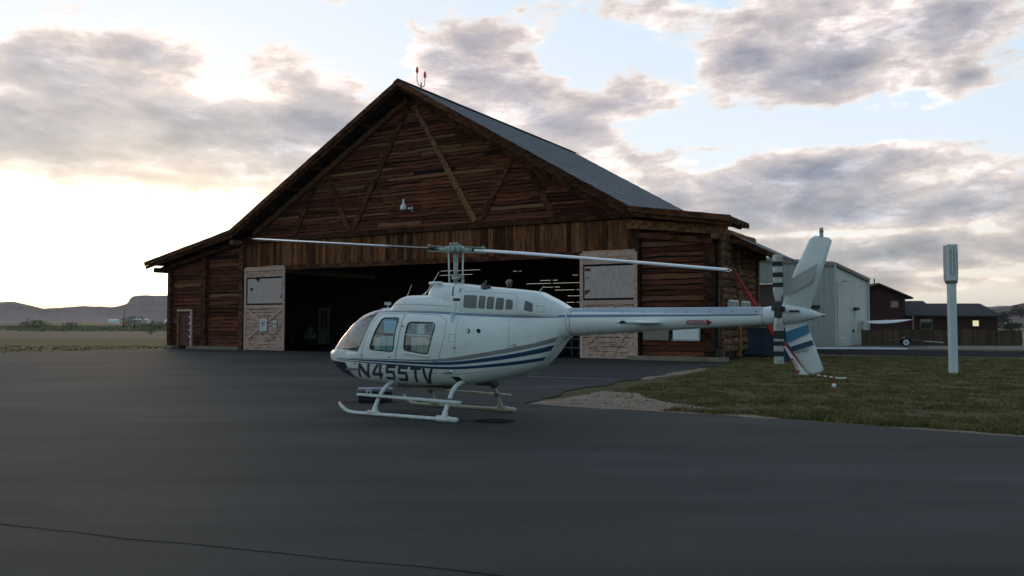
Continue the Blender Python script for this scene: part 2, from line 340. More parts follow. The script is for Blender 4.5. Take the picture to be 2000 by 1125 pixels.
def tubeobj(name, pts, rad, m, parent=None, n=10, smooth=True):
    bm = bmesh.new(); tube(bm, pts, rad, n); return newobj(name, bm, m, parent, smooth)
def smoothpath(ctrl, n=8):
    P = [Vector(p) for p in ctrl]; out = []
    for i in range(len(P) - 1):
        p0, p1, p2, p3 = P[max(i - 1, 0)], P[i], P[i + 1], P[min(i + 2, len(P) - 1)]
        for k in range(n):
            t = k / n; out.append(.5 * ((2 * p1) + (-p0 + p2) * t + (2 * p0 - 5 * p1 + 4 * p2 - p3) * t * t + (-p0 + 3 * p1 - 3 * p2 + p3) * t ** 3))
    out.append(P[-1]); return out
def sphere(bm, c, r, u=14, v=8, sc=(1, 1, 1)):
    q = bmesh.ops.create_uvsphere(bm, u_segments=u, v_segments=v, radius=r)
    for x in q['verts']: x.co = Vector((x.co.x * sc[0], x.co.y * sc[1], x.co.z * sc[2])) + Vector(c)
def sheet(name, pts, z, m, thick=0.0):
    bm = bmesh.new(); f = bm.faces.new([bm.verts.new((p[0], p[1], z)) for p in pts])
    bmesh.ops.triangulate(bm, faces=[f])
    for q in bm.faces:
        if q.normal.z < 0: q.normal_flip()
    return newobj(name, bm, m, recalc=False)
def textobj(name, s, size, m, parent, M, extr=.001, bold=False, shear=0.0, sx=1.0):
    cu = bpy.data.curves.new(name, 'FONT'); cu.body = s; cu.size = size; cu.extrude = extr; cu.align_x = 'CENTER'; cu.align_y = 'CENTER'; cu.shear = shear
    if bold: cu.offset = size * .022
    t = bpy.data.objects.new(name, cu); COL.objects.link(t); bpy.context.view_layer.update()
    me = bpy.data.meshes.new_from_object(t.evaluated_get(bpy.context.evaluated_depsgraph_get())); bpy.data.objects.remove(t)
    for v in me.vertices: v.co.x *= sx
    me.transform(M); me.materials.clear(); me.materials.append(m)
    o = bpy.data.objects.new(name, me); COL.objects.link(o); o.parent = parent; return o

# ------------------------------------------------------------------ ground, apron
def ragged(pts, amp=.12, step=.5, seed=1):
    out = []
    for i in range(len(pts) - 1):
        a, b = Vector(pts[i]), Vector(pts[i + 1]); n = max(1, int((b - a).length / step)); d = (b - a).normalized(); s = Vector((-d.y, d.x))
        for k in range(n):
            q = a.lerp(b, k / n); out.append(q + s * noise.noise(Vector((q.x * .9, q.y * .9, seed))) * amp + s * noise.noise(Vector((q.x * 3.5, q.y * 3.5, seed + 9))) * amp * .5)
    out.append(Vector(pts[-1])); return out
bm = bmesh.new(); rad = [0, 60, 150, 400, 1000, 2500, 6000, 12000]; prev = None; NR = 48
c0 = bm.verts.new((0, 0, -.02))
for r_ in rad[1:]:
    ring = [bm.verts.new((r_ * math.cos(2 * math.pi * k / NR), r_ * math.sin(2 * math.pi * k / NR), -.02)) for k in range(NR)]
    for k in range(NR):
        if prev is None: bm.faces.new((c0, ring[k], ring[(k + 1) % NR]))
        else: bm.faces.new((prev[k], ring[k], ring[(k + 1) % NR], prev[(k + 1) % NR]))
    prev = ring
tag(newobj('ground', bm, M_turf), 'dry grassy plain around the airfield apron', kind='structure')

# apron: left edge, facade side, notch of grass on the right
left_edge = ragged([(-75, 30.3), (-40.0, 40.9), (-28.3, 45.4), (-22.6, 53.6)], .5, 1.0, 3)
notch = ragged([(9.3, 34.6), (7.0, 31.0), (2.0, 21.8), (.25, 17.7)], .25, .5, 5)
lower = ragged([(.25, 17.5), (2.94, 15.78), (5.0, 14.6), (7.8, 12.4), (12.5, 9.0), (40, -10)], .10, .35, 8)
apron = [(-90, -40)] + [(-90, 26)] + [tuple(p) for p in left_edge] + [(-19, 72), (14, 52), (9.2, 36.6)] + [tuple(p) for p in notch] + [tuple(p) for p in lower] + [(40, -40)]
tag(sheet('apron', apron, 0.0, M_asph), 'dark asphalt apron running up to the old hangar', kind='structure')
# worn tar seams
def strip(name, ctrl, wd, z, m, seed=0, label=None):
    pts = smoothpath([(x, y, z) for x, y in ctrl], 14); bm = bmesh.new(); pr = None
    for i, p in enumerate(pts):
        d = (pts[min(i + 1, len(pts) - 1)] - pts[max(i - 1, 0)]).normalized(); s = Vector((-d.y, d.x, 0))
        ww = wd * (.55 + .9 * abs(noise.noise(p * 2.3 + Vector((seed, 0, 0))))) ; off = s * noise.noise(p * 1.1 + Vector((0, seed, 0))) * .08
        q = (bm.verts.new(p + off + s * ww / 2), bm.verts.new(p + off - s * ww / 2))
        if pr: bm.faces.new((pr[0], pr[1], q[1], q[0]))
        pr = q
    return tag(newobj(name, bm, m), label, kind='structure')
strip('tar_seam', [(-6.4, 7.9), (-3.8, 6.9), (-1.6, 6.2), (.4, 5.5), (2.5, 4.7)], .022, .004, M_tar, 1)
strip('painted_line', [(.49, 26.26), (1.8, 25.5), (3.1, 24.86)], .07, .004, M_slab, 4, 'faint worn white line painted on the apron')
# oil stain under the tail
bm = bmesh.new(); vs = []
for k in range(40):
    t = 2 * math.pi * k / 40; r_ = 1 + .35 * noise.noise(Vector((math.cos(t) * 1.5, math.sin(t) * 1.5, 3)))
    vs.append(bm.verts.new((-.30 + .38 * r_ * math.cos(t), 14.45 + .30 * r_ * math.sin(t), .005)))
bm.faces.new(vs); tag(newobj('oil_stain', bm, M_oil), 'dark oil stain on the asphalt behind the skids', kind='structure')
# inside floor
# sandy notch tip
sand = ragged([(.3, 17.64), (1.2, 18.9), (2.3, 20.9), (3.0, 20.2), (3.2, 18.6), (3.7, 17.0), (4.4, 16.1), (4.9, 14.85), (2.94, 15.95), (.3, 17.6)], .22, .3, 11)
tag(sheet('sand_patch', [tuple(p) for p in sand], -.012, M_sand), 'bare sandy wedge between two strips of asphalt', kind='structure')
s2 = ragged([(6.3, 13.75), (7.2, 13.35), (8.2, 12.5), (7.7, 12.45), (6.9, 13.05), (6.3, 13.75)], .15, .25, 4)
tag(sheet('sand_patch', [tuple(p) for p in s2], -.012, M_sand), 'thin bare sandy edge of the lawn at the far right', kind='structure')
s3 = ragged([(4.0, 24.9), (6.0, 27.9), (7.4, 30.9), (7.0, 31.8), (5.4, 28.6), (3.8, 25.6), (4.0, 24.9)], .35, .4, 14)
tag(sheet('sand_patch', [tuple(p) for p in s3], -.013, M_sand), 'pale crumbled soil along the apron edge by the hangar', kind='structure')
s4 = ragged([(9.5, 33.5), (15, 33), (21, 31.5), (22, 35), (16, 36.5), (11, 36), (9.5, 33.5)], .9, .5, 21)
# lanes on the right
tag(sheet('gravel_lane', [(14, 56.5), (24, 54), (60, 46), (70, 70), (26, 66), (20, 60)], -.010, M_gravel), 'gravel yard in front of the fence', kind='structure')
lane = ragged([(13.0, 47.5), (20, 42.0), (30, 39.2), (45, 40.5), (70, 43), ], .3, .8, 2) + ragged([(70, 44.5), (45, 47.0), (30, 49.0), (20, 53.5), (14.5, 55.5), (13.0, 47.5)], .3, .8, 6)
tag(sheet('side_lane', [tuple(p) for p in lane], -.006, M_newasph), 'strip of dark new asphalt crossing behind the lawn', kind='structure')
bm = bmesh.new(); pr = [(18.0, 52.6), (25.0, 51.9), (26.2, 54.4), (21.5, 56.6), (17.5, 58.5)]
vs = [bm.verts.new((x, y, .012)) for x, y in pr]; vb = [bm.verts.new((x, y, -.03)) for x, y in pr]; bm.faces.new(vs)
for i in range(5): bm.faces.new((vs[i], vb[i], vb[(i + 1) % 5], vs[(i + 1) % 5]))
tag(newobj('concrete_pad', bm, M_slab), 'pale concrete pad in front of the beige metal building', kind='structure')

# grass blades (right lawn, left verge)
def inpoly(x, y, P):
    c = False; j = len(P) - 1
    for i in range(len(P)):
        if (P[i][1] > y) != (P[j][1] > y) and x < (P[j][0] - P[i][0]) * (y - P[i][1]) / (P[j][1] - P[i][1]) + P[i][0]: c = not c
        j = i
    return c
def grass(name, poly, count, hmin, hmax, label, near=None, seed=0, avoid=()):
    rnd = random.Random(seed); xs = [p[0] for p in poly]; ys = [p[1] for p in poly]; V = []; F = []; made = 0; tries = 0
    while made < count and tries < count * 6:
        tries += 1; x = rnd.uniform(min(xs), max(xs)); y = rnd.uniform(min(ys), max(ys))
        if rnd.random() > (14.0 / max(14.0, math.hypot(x, y))) ** 1.3: continue
        if not inpoly(x, y, poly): continue
        dens = noise.noise(Vector((x * .8, y * .8, 1))) + .6 * noise.noise(Vector((x * 2.6, y * 2.6, 4)))
        if dens < -.30 + rnd.uniform(-.2, .2): continue
        if any(inpoly(x, y, a) for a in avoid) and rnd.random() < .93: continue
        hh = rnd.uniform(hmin, hmax) * (1 + .8 * max(0, dens)); wd = .006 + .0005 * math.hypot(x, y)
        for _ in range(3):
            t = rnd.uniform(0, 6.283); lx, ly = rnd.gauss(0, .45) * hh, rnd.gauss(0, .45) * hh; px, py = x + rnd.gauss(0, .03), y + rnd.gauss(0, .03)
            i = len(V); V += [(px - wd * math.cos(t), py - wd * math.sin(t), -.02), (px + wd * math.cos(t), py + wd * math.sin(t), -.02), (px + lx, py + ly, hh * rnd.uniform(.6, 1) - .02)]; F.append((i, i + 1, i + 2))
        made += 1
    me = bpy.data.meshes.new(name); me.from_pydata(V, [], F); me.materials.append(M_grass); o = bpy.data.objects.new(name, me); COL.objects.link(o)
    return tag(o, label, 'grass', kind='stuff')
lawn = [(.9, 17.6), (2.6, 20.9), (4.4, 24.2), (7.5, 31.0), (9.8, 35.0), (12, 46), (20, 41.5), (30, 38.8), (45, 39), (45, -6), (40, -9), (12.6, 9.3), (7.9, 12.65), (5.1, 14.9), (2.9, 16.1)]
lawn_near = [(.9, 17.6), (2.6, 20.9), (4.4, 24.2), (7.5, 31.0), (9.8, 35.0), (12, 44), (24, 39.0), (15, 8), (12.6, 9.3), (7.9, 12.65), (5.1, 14.9), (2.9, 16.1)]
grass('grass', lawn_near, 70000, .02, .06, 'short patchy lawn on the right of the apron', seed=3, avoid=([tuple(p) for p in sand], [tuple(p) for p in s2], [tuple(p) for p in s3]))
edge = [(2.9, 16.2), (5.1, 14.95), (7.9, 12.7), (12.6, 9.4), (12.8, 9.7), (8.1, 13.1), (5.3, 15.35), (3.3, 16.6)]
grass('grass', edge, 6000, .03, .13, 'taller fringe of grass along the near edge of the lawn', seed=5, avoid=([tuple(p) for p in s2],))
grass('grass', [(-75, 31), (-40, 41.4), (-28.4, 45.9), (-23.0, 53.5), (-22.6, 60), (-40, 60), (-75, 50)], 9000, .03, .09, 'weedy verge on the left edge of the apron', seed=6)

# ------------------------------------------------------------------ the hangar
HX, HY, HROT = -22.55, 54.22, -math.atan2(.49885816, .86668364)
hang = empty('hangar', (HX, HY, 0), HROT)
tag(hang, 'big weathered red-brown wooden aircraft hangar with steep gable and open doorway', 'hangar')
HW = 36.4; PK = (19.65, 14.65); EL_ = (6.9, 7.3); ER = (32.75, 6.95); WL = (-1.14, 5.62); WR = (37.38, 6.23); DB = 21.0; FR = -1.2
RT = .30
def roof_z(x):
    for (x0, z0), (x1, z1) in ((WL, EL_), (EL_, PK), (PK, ER), (ER, WR)):
        if x0 <= x <= x1: return z0 + (z1 - z0) * (x - x0) / (x1 - x0)
    return WL[1] if x < WL[0] else WR[1]
# front wall backing (with doorway)
def wallpoly(name, outline, y0, y1, m, parent):
    bm = bmesh.new(); a = [bm.verts.new((x, y0, z)) for x, z in outline]; b = [bm.verts.new((x, y1, z)) for x, z in outline]
    f1 = bm.faces.new(a); f2 = bm.faces.new(b); n = len(a)
    for i in range(n): bm.faces.new((a[i], a[(i + 1) % n], b[(i + 1) % n], b[i]))
    bmesh.ops.triangulate(bm, faces=[f1, f2]); return newobj(name, bm, m, parent)
top = [(x, roof_z(x) - RT - .03) for x in (0.05, 6.9, 13.0, 19.65, 26.0, 32.75, 36.35)]
bm = bmesh.new()
for ol_ in ([(0.05, 0), (0.05, top[0][1]), (6.8, roof_z(6.8) - RT - .03), (6.8, 0)], [(6.801, 4.85), (6.801, roof_z(6.8) - RT - .03)] + top[2:5] + [(32.6, roof_z(32.6) - RT - .03), (32.6, 4.85)], [(32.601, 0), (32.601, roof_z(32.7) - RT - .05), (36.35, top[-1][1]), (36.35, 0)]):
    a = [bm.verts.new((x, .02, z)) for x, z in ol_]; b = [bm.verts.new((x, .20, z)) for x, z in ol_]; bm.faces.new(a); bm.faces.new(b)
    for i in range(len(a)): bm.faces.new((a[i], a[(i + 1) % len(a)], b[(i + 1) % len(a)], b[i]))
fw = newobj('front_wall', bm, M_dark, hang)
# ragged planks
def plank(x0, x1, z, h_, y, parent, m, th=.05, name='plank'):
    n = max(2, min(9, int((x1 - x0) / .55))); L = x1 - x0; bm = bmesh.new(); c = Vector(((x0 + x1) / 2, y, z)); ri = []
    droop = random.uniform(-.012, .012)
    for i in range(n + 1):
        x = -L / 2 + L * i / n + (random.uniform(-.1, .1) if 0 < i < n else 0); dz = random.uniform(-.035, .03); dt = random.uniform(-.022, .022); uz = random.uniform(-.02, .014)
        tilt = random.uniform(.0, .03); sg = droop * (x / (L / 2))
        ri.append([bm.verts.new((x, 0, -h_ / 2 + dz + sg)), bm.verts.new((x, -th - tilt + dt, -h_ / 2 + dz + sg)), bm.verts.new((x, -th * .6 + dt, h_ / 2 + uz + sg)), bm.verts.new((x, 0, h_ / 2 + uz + sg))])
    for i in range(n):
        for k in range(4): bm.faces.new((ri[i][k], ri[i][(k + 1) % 4], ri[i + 1][(k + 1) % 4], ri[i + 1][k]))
    bm.faces.new(ri[0]); bm.faces.new(ri[-1])
    o = newobj(name, bm, m, parent); o.location = c; return o
def row(xa, xb, z, h_, lo, hi, y=.0):
    x = xa; first = True
    while x < xb - .05:
        L = random.uniform(lo, hi); e = min(xb, x + L)
        if xb - e < .8: e = xb
        if random.random() < .975 or xb - xa < 3: plank(x + random.uniform(0, .015), e - random.uniform(.005, .03), z + random.uniform(-.012, .012), h_ * random.uniform(.72, .98), y - random.uniform(0, .02), fw, M_plank, th=random.uniform(.035, .06))
        x = e
z = 6.92
while z < 13.9:
    h_ = .205; dz = z + h_ / 2 + RT + .10
    xl = EL_[0] + (dz - EL_[1]) / (PK[1] - EL_[1]) * (PK[0] - EL_[0]); xr = PK[0] + (PK[1] - dz) / (PK[1] - ER[1]) * (ER[0] - PK[0])
    xl = max(xl, 7.0) if z < 7.2 else xl
    row(xl, xr, z, h_, 2.6, 8.5); z += h_
z = .30
while z < 5.75:
    h_ = .24; zt_ = z + RT + .2
    xa = .1 if zt_ < roof_z(.1) else (zt_ - WL[1]) / (EL_[1] - WL[1]) * (EL_[0] - WL[0]) + WL[0] + .1
    if xa < 3.2:
        if z < 2.42: row(2.25, 3.2, z, h_, 3, 4); row(.1, .78, z, h_, 3, 4)
        else: row(xa, 3.2, z, h_, 3, 4)
    row(max(xa, 3.65), 6.7, z, h_, 3.5, 4); z += h_
z = .30
while z < 5.9:
    row(32.95, 36.1, z, .25, 3.4, 4); z += .25
# wedge of wall above the wings (between planks and roof)
for z0 in (6.02, 6.27, 6.5):
    row(max(4.2, (z0 + .45 - WL[1]) / .209 + WL[0]), 6.75, z0, .24, 4, 5)
    
# vertical header boards over the doorway
x = 6.85
while x < 32.55:
    wd = random.uniform(.20, .29); x1 = min(32.6, x + wd)
    bm = bmesh.new(); zb, zt2 = 5.10 + random.uniform(-.04, .03), 6.55 + random.uniform(-.03, .03); t_ = random.uniform(.03, .06)
    bx(bm, -(x1 - x) / 2 + .008, (x1 - x) / 2 - .008, -t_, 0, zb - 5.8, zt2 - 5.8)
    o = newobj('header_board', bm, M_board, fw); o.location = ((x + x1) / 2, -.03, 5.8); o.rotation_euler = (0, R(random.uniform(-.4, .4)), 0); x = x1
beamobj('header_beam', (6.75, -.10, 6.72), (32.9, -.10, 6.72), .26, .30, M_beam, fw, .06)
beamobj('header_beam', (6.75, -.08, 4.96), (32.7, -.08, 4.96), .24, .26, M_beam, fw, .05)
# diagonal braces
for a, b, mm in (((19.55, 13.6), (15.6, 6.9), M_beam), ((19.9, 13.5), (23.9, 6.9), M_beampale), ((13.6, 10.5), (15.35, 6.9), M_beam), ((26.0, 9.9), (24.15, 6.9), M_beam), ((26.9, 9.6), (28.45, 6.9), M_beam), ((12.9, 10.0), (11.1, 6.9), M_beam)):
    q = Vector((a[0], -.09, a[1])); p = Vector((b[0], -.09, b[1])); mid = q.lerp(p, .52)
    beamobj('brace', q, mid, .27, .09, mm if mm is M_beam else M_beampale, fw, .10, up=(0, 1, 0))
    beamobj('brace', mid + Vector((0, -.02, 0)), p, .31, .09, mm, fw, .10, up=(0, 1, 0))
# rake beams just under the roof
for (x0, z0), (x1, z1) in ((EL_, PK), (PK, ER)):
    d = Vector((x1 - x0, 0, z1 - z0)).normalized(); nrm = Vector((-d.z, 0, d.x)) if d.x > 0 else Vector((d.z, 0, -d.x))
    a = Vector((x0, -.14, z0)) - nrm * .62 + d * .7; b = Vector((x1, -.14, z1)) - nrm * .62 - d * .5
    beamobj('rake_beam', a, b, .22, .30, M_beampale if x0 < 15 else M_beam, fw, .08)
    for k in range(1, 7):   # short blocks between rake beam and roof
        pass
# posts
for x, ww, m_ in ((.12, .30, M_beam), (3.42, .42, M_beam), (6.85, .36, M_beam), (32.72, .40, M_beam), (36.15, .45, M_beam)):
    zt2 = roof_z(x) - RT - .15 if x != 6.85 and x != 32.72 else 6.5
    beamobj('post', (x, -.16, .16), (x, -.16, zt2), .26, ww, M_beam, hang, .05, up=(1, 0, 0))
# wing girts and log ends under the wing roofs
beamobj('wing_girt', (-.5, -.35, 5.20), (6.8, -.35, 6.65), .24, .26, M_beam, hang, .07)
beamobj('wing_girt', (32.4, -.35, 6.25), (37.0, -.35, 5.72), .30, .38, M_beampale, hang, .07)
beamobj('wing_girt', (32.9, -.20, 5.72), (36.3, -.20, 5.30), .20, .22, M_beam, hang, .07)
for x, z_ in ((-.45, 5.12), (6.7, 6.62), (36.6, 5.45)):
    tubeobj('log_end', [(x, -.95, z_), (x, .4, z_)], .17, M_log, hang, 9)
# concrete footing
for x0, x1 in ((0, .8), (2.2, 6.9), (32.4, 36.9)):
    box('footing', x0, x1, -.55, .10, 0, .19, M_conc, hang, .02)
# gable fix: light and camera
# roof --------------------------------------------------------------
rf = None
def roofslab(name, segs, y0, y1, th, m, parent):
    bm = bmesh.new()
    topv = []; botv = []
    for (x, z) in segs: topv.append((bm.verts.new((x, y0, z)), bm.verts.new((x, y1, z)))); botv.append((bm.verts.new((x, y0, z - th)), bm.verts.new((x, y1, z - th))))
    for i in range(len(segs) - 1):
        bm.faces.new((topv[i][0], topv[i + 1][0], topv[i + 1][1], topv[i][1])); bm.faces.new((botv[i][0], botv[i][1], botv[i + 1][1], botv[i + 1][0]))
        for k in (0, 1): bm.faces.new((topv[i][k], botv[i][k], botv[i + 1][k], topv[i + 1][k]))
    for i in (0, len(segs) - 1): bm.faces.new((topv[i][0], topv[i][1], botv[i][1], botv[i][0]))
    return newobj(name, bm, m, parent)
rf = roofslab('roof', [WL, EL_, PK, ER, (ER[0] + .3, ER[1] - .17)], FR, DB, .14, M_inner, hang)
roofslab('wing_roof', [(ER[0] - .2, ER[1] + .02), WR], FR, 2.0, .14, M_inner, hang)
# roofing sheets on the right slope (visible) and the left slope (edge on)
def sheets(p0, p1, nrow, y0, y1, ncol, parent, lift=.02):
    p0, p1 = Vector((p0[0], 0, p0[1])), Vector((p1[0], 0, p1[1])); d = (p1 - p0); L = d.length; d.normalize(); n = Vector((-d.z, 0, d.x)); n = n if n.z > 0 else -n
    for i in range(nrow):
        for j in range(ncol):
            a = L * i / nrow; b = L * (i + 1) / nrow + .10; ya = y0 + (y1 - y0) * j / ncol + .01; yb = y0 + (y1 - y0) * (j + 1) / ncol - .01; bm = bmesh.new()
            q = []; K = 5
            for k in range(K + 1):
                y = ya + (yb - ya) * k / K; rgg = random.uniform(-.05, .05)
                q.append([bm.verts.new(d * (a - L / 2)), bm.verts.new(d * (b - L / 2 + rgg) + n * (.012 + random.uniform(0, .014)))]);
                for v in q[-1]: v.co.y = y - (y0 + y1) / 2
                q[-1] += [bm.verts.new(v.co - n * .012) for v in q[-1]]
            for k in range(K):
                A, B2 = q[k], q[k + 1]; bm.faces.new((A[0], A[1], B2[1], B2[0])); bm.faces.new((A[1], A[3], B2[3], B2[1])); bm.faces.new((A[2], B2[2], B2[3], A[3])); bm.faces.new((A[0], B2[0], B2[2], A[2]))
            bm.faces.new((q[0][0], q[0][2], q[0][3], q[0][1])); bm.faces.new((q[-1][0], q[-1][1], q[-1][3], q[-1][2]))
            o = newobj('roof_sheet', bm, M_roof, parent); o.location = p0.lerp(p1, .5) + n * lift + Vector((0, (y0 + y1) / 2, 0))
sheets(PK, (ER[0] + .35, ER[1] - .2), 16, FR, DB, 6, rf)
sheets(PK, EL_, 6, FR, DB, 2, rf); sheets(EL_, WL, 3, FR, DB, 2, rf)
# ridge cap
bm = bmesh.new(); 
for sx_ in (-1, 1): beam(bm, (PK[0] + sx_ * .16, FR - .02, PK[1] + .02), (PK[0] + sx_ * .16, DB, PK[1] + .02), .36, .03, up=(sx_ * .5, 0, .86))
newobj('ridge_cap', bm, M_roof, rf)
# fascia boards along the front rake
for p, q, nn in ((WL, EL_, 3), (EL_, PK, 4), (PK, ER, 4), (ER, WR, 2)):
    for k in range(nn):
        a = Vector((p[0], FR - .03, p[1] - .10)).lerp(Vector((q[0], FR - .03, q[1] - .10)), k / nn); b = Vector((p[0], FR - .03, p[1] - .10)).lerp(Vector((q[0], FR - .03, q[1] - .10)), (k + 1) / nn)
        beamobj('fascia_board', a, b, .05, .26, M_beam, rf, .10)
        beamobj('fascia_board', a + Vector((0, .12, -.22)), b + Vector((0, .12, -.22)), .06, .20, M_beam, rf, .08)
# purlins running back under the overhang
for (p, q, n) in ((EL_, PK, 7), (PK, ER, 7), (WL, EL_, 4)):
    for k in range(n):
        t = (k + .45) / n; x = p[0] + (q[0] - p[0]) * t; zz = p[1] + (q[1] - p[1]) * t
        beamobj('purlin', (x, FR + .12, zz - .30), (x, .6, zz - .30), .20, .22, M_beam, rf, .05)
for k in range(5):
    x = 33.4 + k * .9; zz = roof_z(x); 
    beamobj('purlin', (x, FR + .1, zz - .24), (x, 1.9, zz - .24), .14, .16, M_beam, rf)
for k in range(6):   # rafter tails at the short right wing eave
    y = FR + .12 + k * .58; beamobj('rafter_tail', (35.5, y, 6.35), (37.42, y, 6.05), .10, .16, M_beampale, rf)
# side wall of logs (right side), d = 0.2 .. 7
sw = wallpoly('side_wall', [(0, 0), (0, 5.9), (6.7, 5.9), (6.7, 0)], -.08, .08, M_dark, hang); sw.rotation_euler = (0, 0, R(90)); sw.location = (36.30, .3, 0)
z = .35; k = 0
while z < 5.8:
    hh = random.uniform(.30, .40); x0 = -.0
    segs = [(0, 6.6)] if not (1.62 < z + hh / 2 < 2.75) else [(0, 1.15), (2.75, 3.35), (4.95, 6.6)]
    for (s0, s1) in segs:
        bm = bmesh.new(); n = 4 if s1 - s0 < 2 else 8; tube(bm, [(s0 + (s1 - s0) * i / n, random.uniform(-.02, .02), random.uniform(-.02, .02)) for i in range(n + 1)], [hh / 2 * random.uniform(.92, 1.12) for _ in range(n + 1)], 8)
        for v in bm.verts: v.co.y *= .55
        o = newobj('log', bm, M_log, sw, True); o.location = (0, -.12, z + hh / 2)
    z += hh * .93
for y_ in (.15, 3.0, 6.75):
    beamobj('wall_post', (y_ if y_ > .5 else .0, -.22, .1), (y_ if y_ > .5 else .0, -.22, 5.6), .2, .24, M_log, sw, .10, up=(1, 0, 0))
# windows in the side wall: frame, panes
for y_ in (1.95, 4.15):
    fr_ = bmesh.new(); a, b_, c_, d_ = y_ - .75, y_ + .75, 1.70, 2.70
    for (p, q) in (((a, c_), (b_, c_)), ((a, d_), (b_, d_)), ((a, (c_ + d_) / 2), (b_, (c_ + d_) / 2))): bx(fr_, p[0], q[0], -.30, -.20, p[1] - .05, p[1] + .05)
    for xx in (a, (a * 2 + b_) / 3, (a + b_ * 2) / 3, b_): bx(fr_, xx - .05, xx + .05, -.31, -.19, c_ + .05, (c_ + d_) / 2 - .05); bx(fr_, xx - .05, xx + .05, -.31, -.19, (c_ + d_) / 2 + .05, d_ - .05)
    wo_ = newobj('side_window', fr_, M_whitep, sw)
    g = box('pane', a, b_, -.235, -.225, c_, d_, M_wglass, wo_)
# rear side lean-to roof
wr = roofslab('lean_to_roof', [(34.6, 6.75), (38.43, 4.83)], 2.05, 8.2, .16, M_roof, hang)
beamobj('lean_to_fascia', (35.1, 2.0, 6.38), (38.43, 2.0, 4.70), .06, .26, M_beam, hang, .08)
for k in range(4): tubeobj('log_end', [(36.2 + .25 * k * 0, 2.1 + k * .0 + 1.3 * k, 5.55), (36.95, 2.1 + 1.3 * k, 5.45)], .14, M_log, hang, 8)
tubeobj('log_end', [(36.2, 6.9, 5.1), (37.0, 6.95, 5.05)], .2, M_log, hang, 8)
# back wall with open cracks, left wall, interior
slits = [(16.6, 18.2, 4.95), (15.4, 20.1, 4.72), (16.9, 18.4, 4.42), (17.9, 20.9, 4.18), (19.0, 21.0, 3.72), (18.9, 20.2, 3.22), (7.2, 11.1, 5.98), (7.1, 10.4, 5.62), (14.2, 15.0, 5.75), (19.4, 20.2, 5.3), (21.8, 22.6, 5.9), (20.2, 21.3, 2.9), (22.6, 23.4, 5.1)]
bm = bmesh.new(); SH = .018
zs = sorted({s[2] for s in slits}); zc = 0.0
for z_ in zs:
    bx(bm, 0.1, 32.6, DB - .35, DB - .25, zc, z_ - SH / 2)
    cuts = sorted([(s[0], s[1]) for s in slits if s[2] == z_]); x = .1
    for a, b_ in cuts:
        bx(bm, x, a, DB - .35, DB - .25, z_ - SH / 2, z_ + SH / 2)
        m2 = a + (b_ - a) * random.uniform(.35, .7); bx(bm, m2, m2 + .12, DB - .35, DB - .25, z_ - SH / 2, z_ + SH / 2); x = b_
    bx(bm, x, 32.6, DB - .35, DB - .25, z_ - SH / 2, z_ + SH / 2); zc = z_ + SH / 2
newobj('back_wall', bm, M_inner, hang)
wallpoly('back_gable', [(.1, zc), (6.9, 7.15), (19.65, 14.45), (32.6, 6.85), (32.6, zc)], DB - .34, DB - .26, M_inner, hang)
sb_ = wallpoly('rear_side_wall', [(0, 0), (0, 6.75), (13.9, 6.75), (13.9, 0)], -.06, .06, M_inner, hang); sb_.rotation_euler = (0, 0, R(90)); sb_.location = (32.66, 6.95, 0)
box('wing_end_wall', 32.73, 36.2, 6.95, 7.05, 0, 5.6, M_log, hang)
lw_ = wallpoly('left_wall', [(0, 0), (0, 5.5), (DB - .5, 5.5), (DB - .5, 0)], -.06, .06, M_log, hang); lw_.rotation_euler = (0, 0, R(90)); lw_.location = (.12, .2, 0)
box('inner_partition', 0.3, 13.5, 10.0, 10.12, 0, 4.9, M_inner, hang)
# small white doors inside
def inner_door(x0, x1, z0, z1, y):
    bm = bmesh.new(); bx(bm, x0, x1, y - .06, y, z0, z0 + (z1 - z0) * .42); bx(bm, x0, x0 + .2, y - .06, y, z0 + (z1 - z0) * .42, z1); bx(bm, x1 - .2, x1, y - .06, y, z0 + (z1 - z0) * .42, z1); bx(bm, x0 + .2, x1 - .2, y - .06, y, z1 - .22, z1)
    w3 = (x1 - x0 - .4) / 3
    for k in (1, 2): bx(bm, x0 + .2 + w3 * k - .03, x0 + .2 + w3 * k + .03, y - .05, y, z0 + (z1 - z0) * .42, z1 - .22)
    d = newobj('inner_door', bm, M_idoor, hang); box('pane', x0 + .2, x1 - .2, y - .025, y - .02, z0 + (z1 - z0) * .42, z1 - .22, M_wglass, d)
inner_door(3.7, 4.75, .1, 2.78, 9.98)
inner_door(7.9, 8.7, .5, 2.2, 9.98)
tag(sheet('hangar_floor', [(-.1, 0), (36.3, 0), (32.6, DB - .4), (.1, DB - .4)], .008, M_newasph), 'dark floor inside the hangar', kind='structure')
fl = bpy.data.objects['hangar_floor']; fl.location = hang.location; fl.rotation_euler = hang.rotation_euler
# small side door in the left wing
sd_ = empty('side_door', (0, 0, 0)); sd_.parent = hang
box('door_frame', .78, .93, -.14, -.02, .19, 2.42, M_beampale, sd_); box('door_frame', 2.05, 2.20, -.14, -.02, .19, 2.42, M_pinkfr, sd_); box('door_frame', .78, 2.20, -.16, -.03, 2.42, 2.55, M_pinkfr, sd_)
box('door_leaf', .93, 2.05, -.05, -.01, .19, 2.42, mat('dull_red_door', (.10, .03, .022), .7, var=.25), sd_)
for k in range(4): box('hinge', 1.85, 2.02, -.075, -.05, .75 + k * .42, .84 + k * .42, M_whitep, sd_)

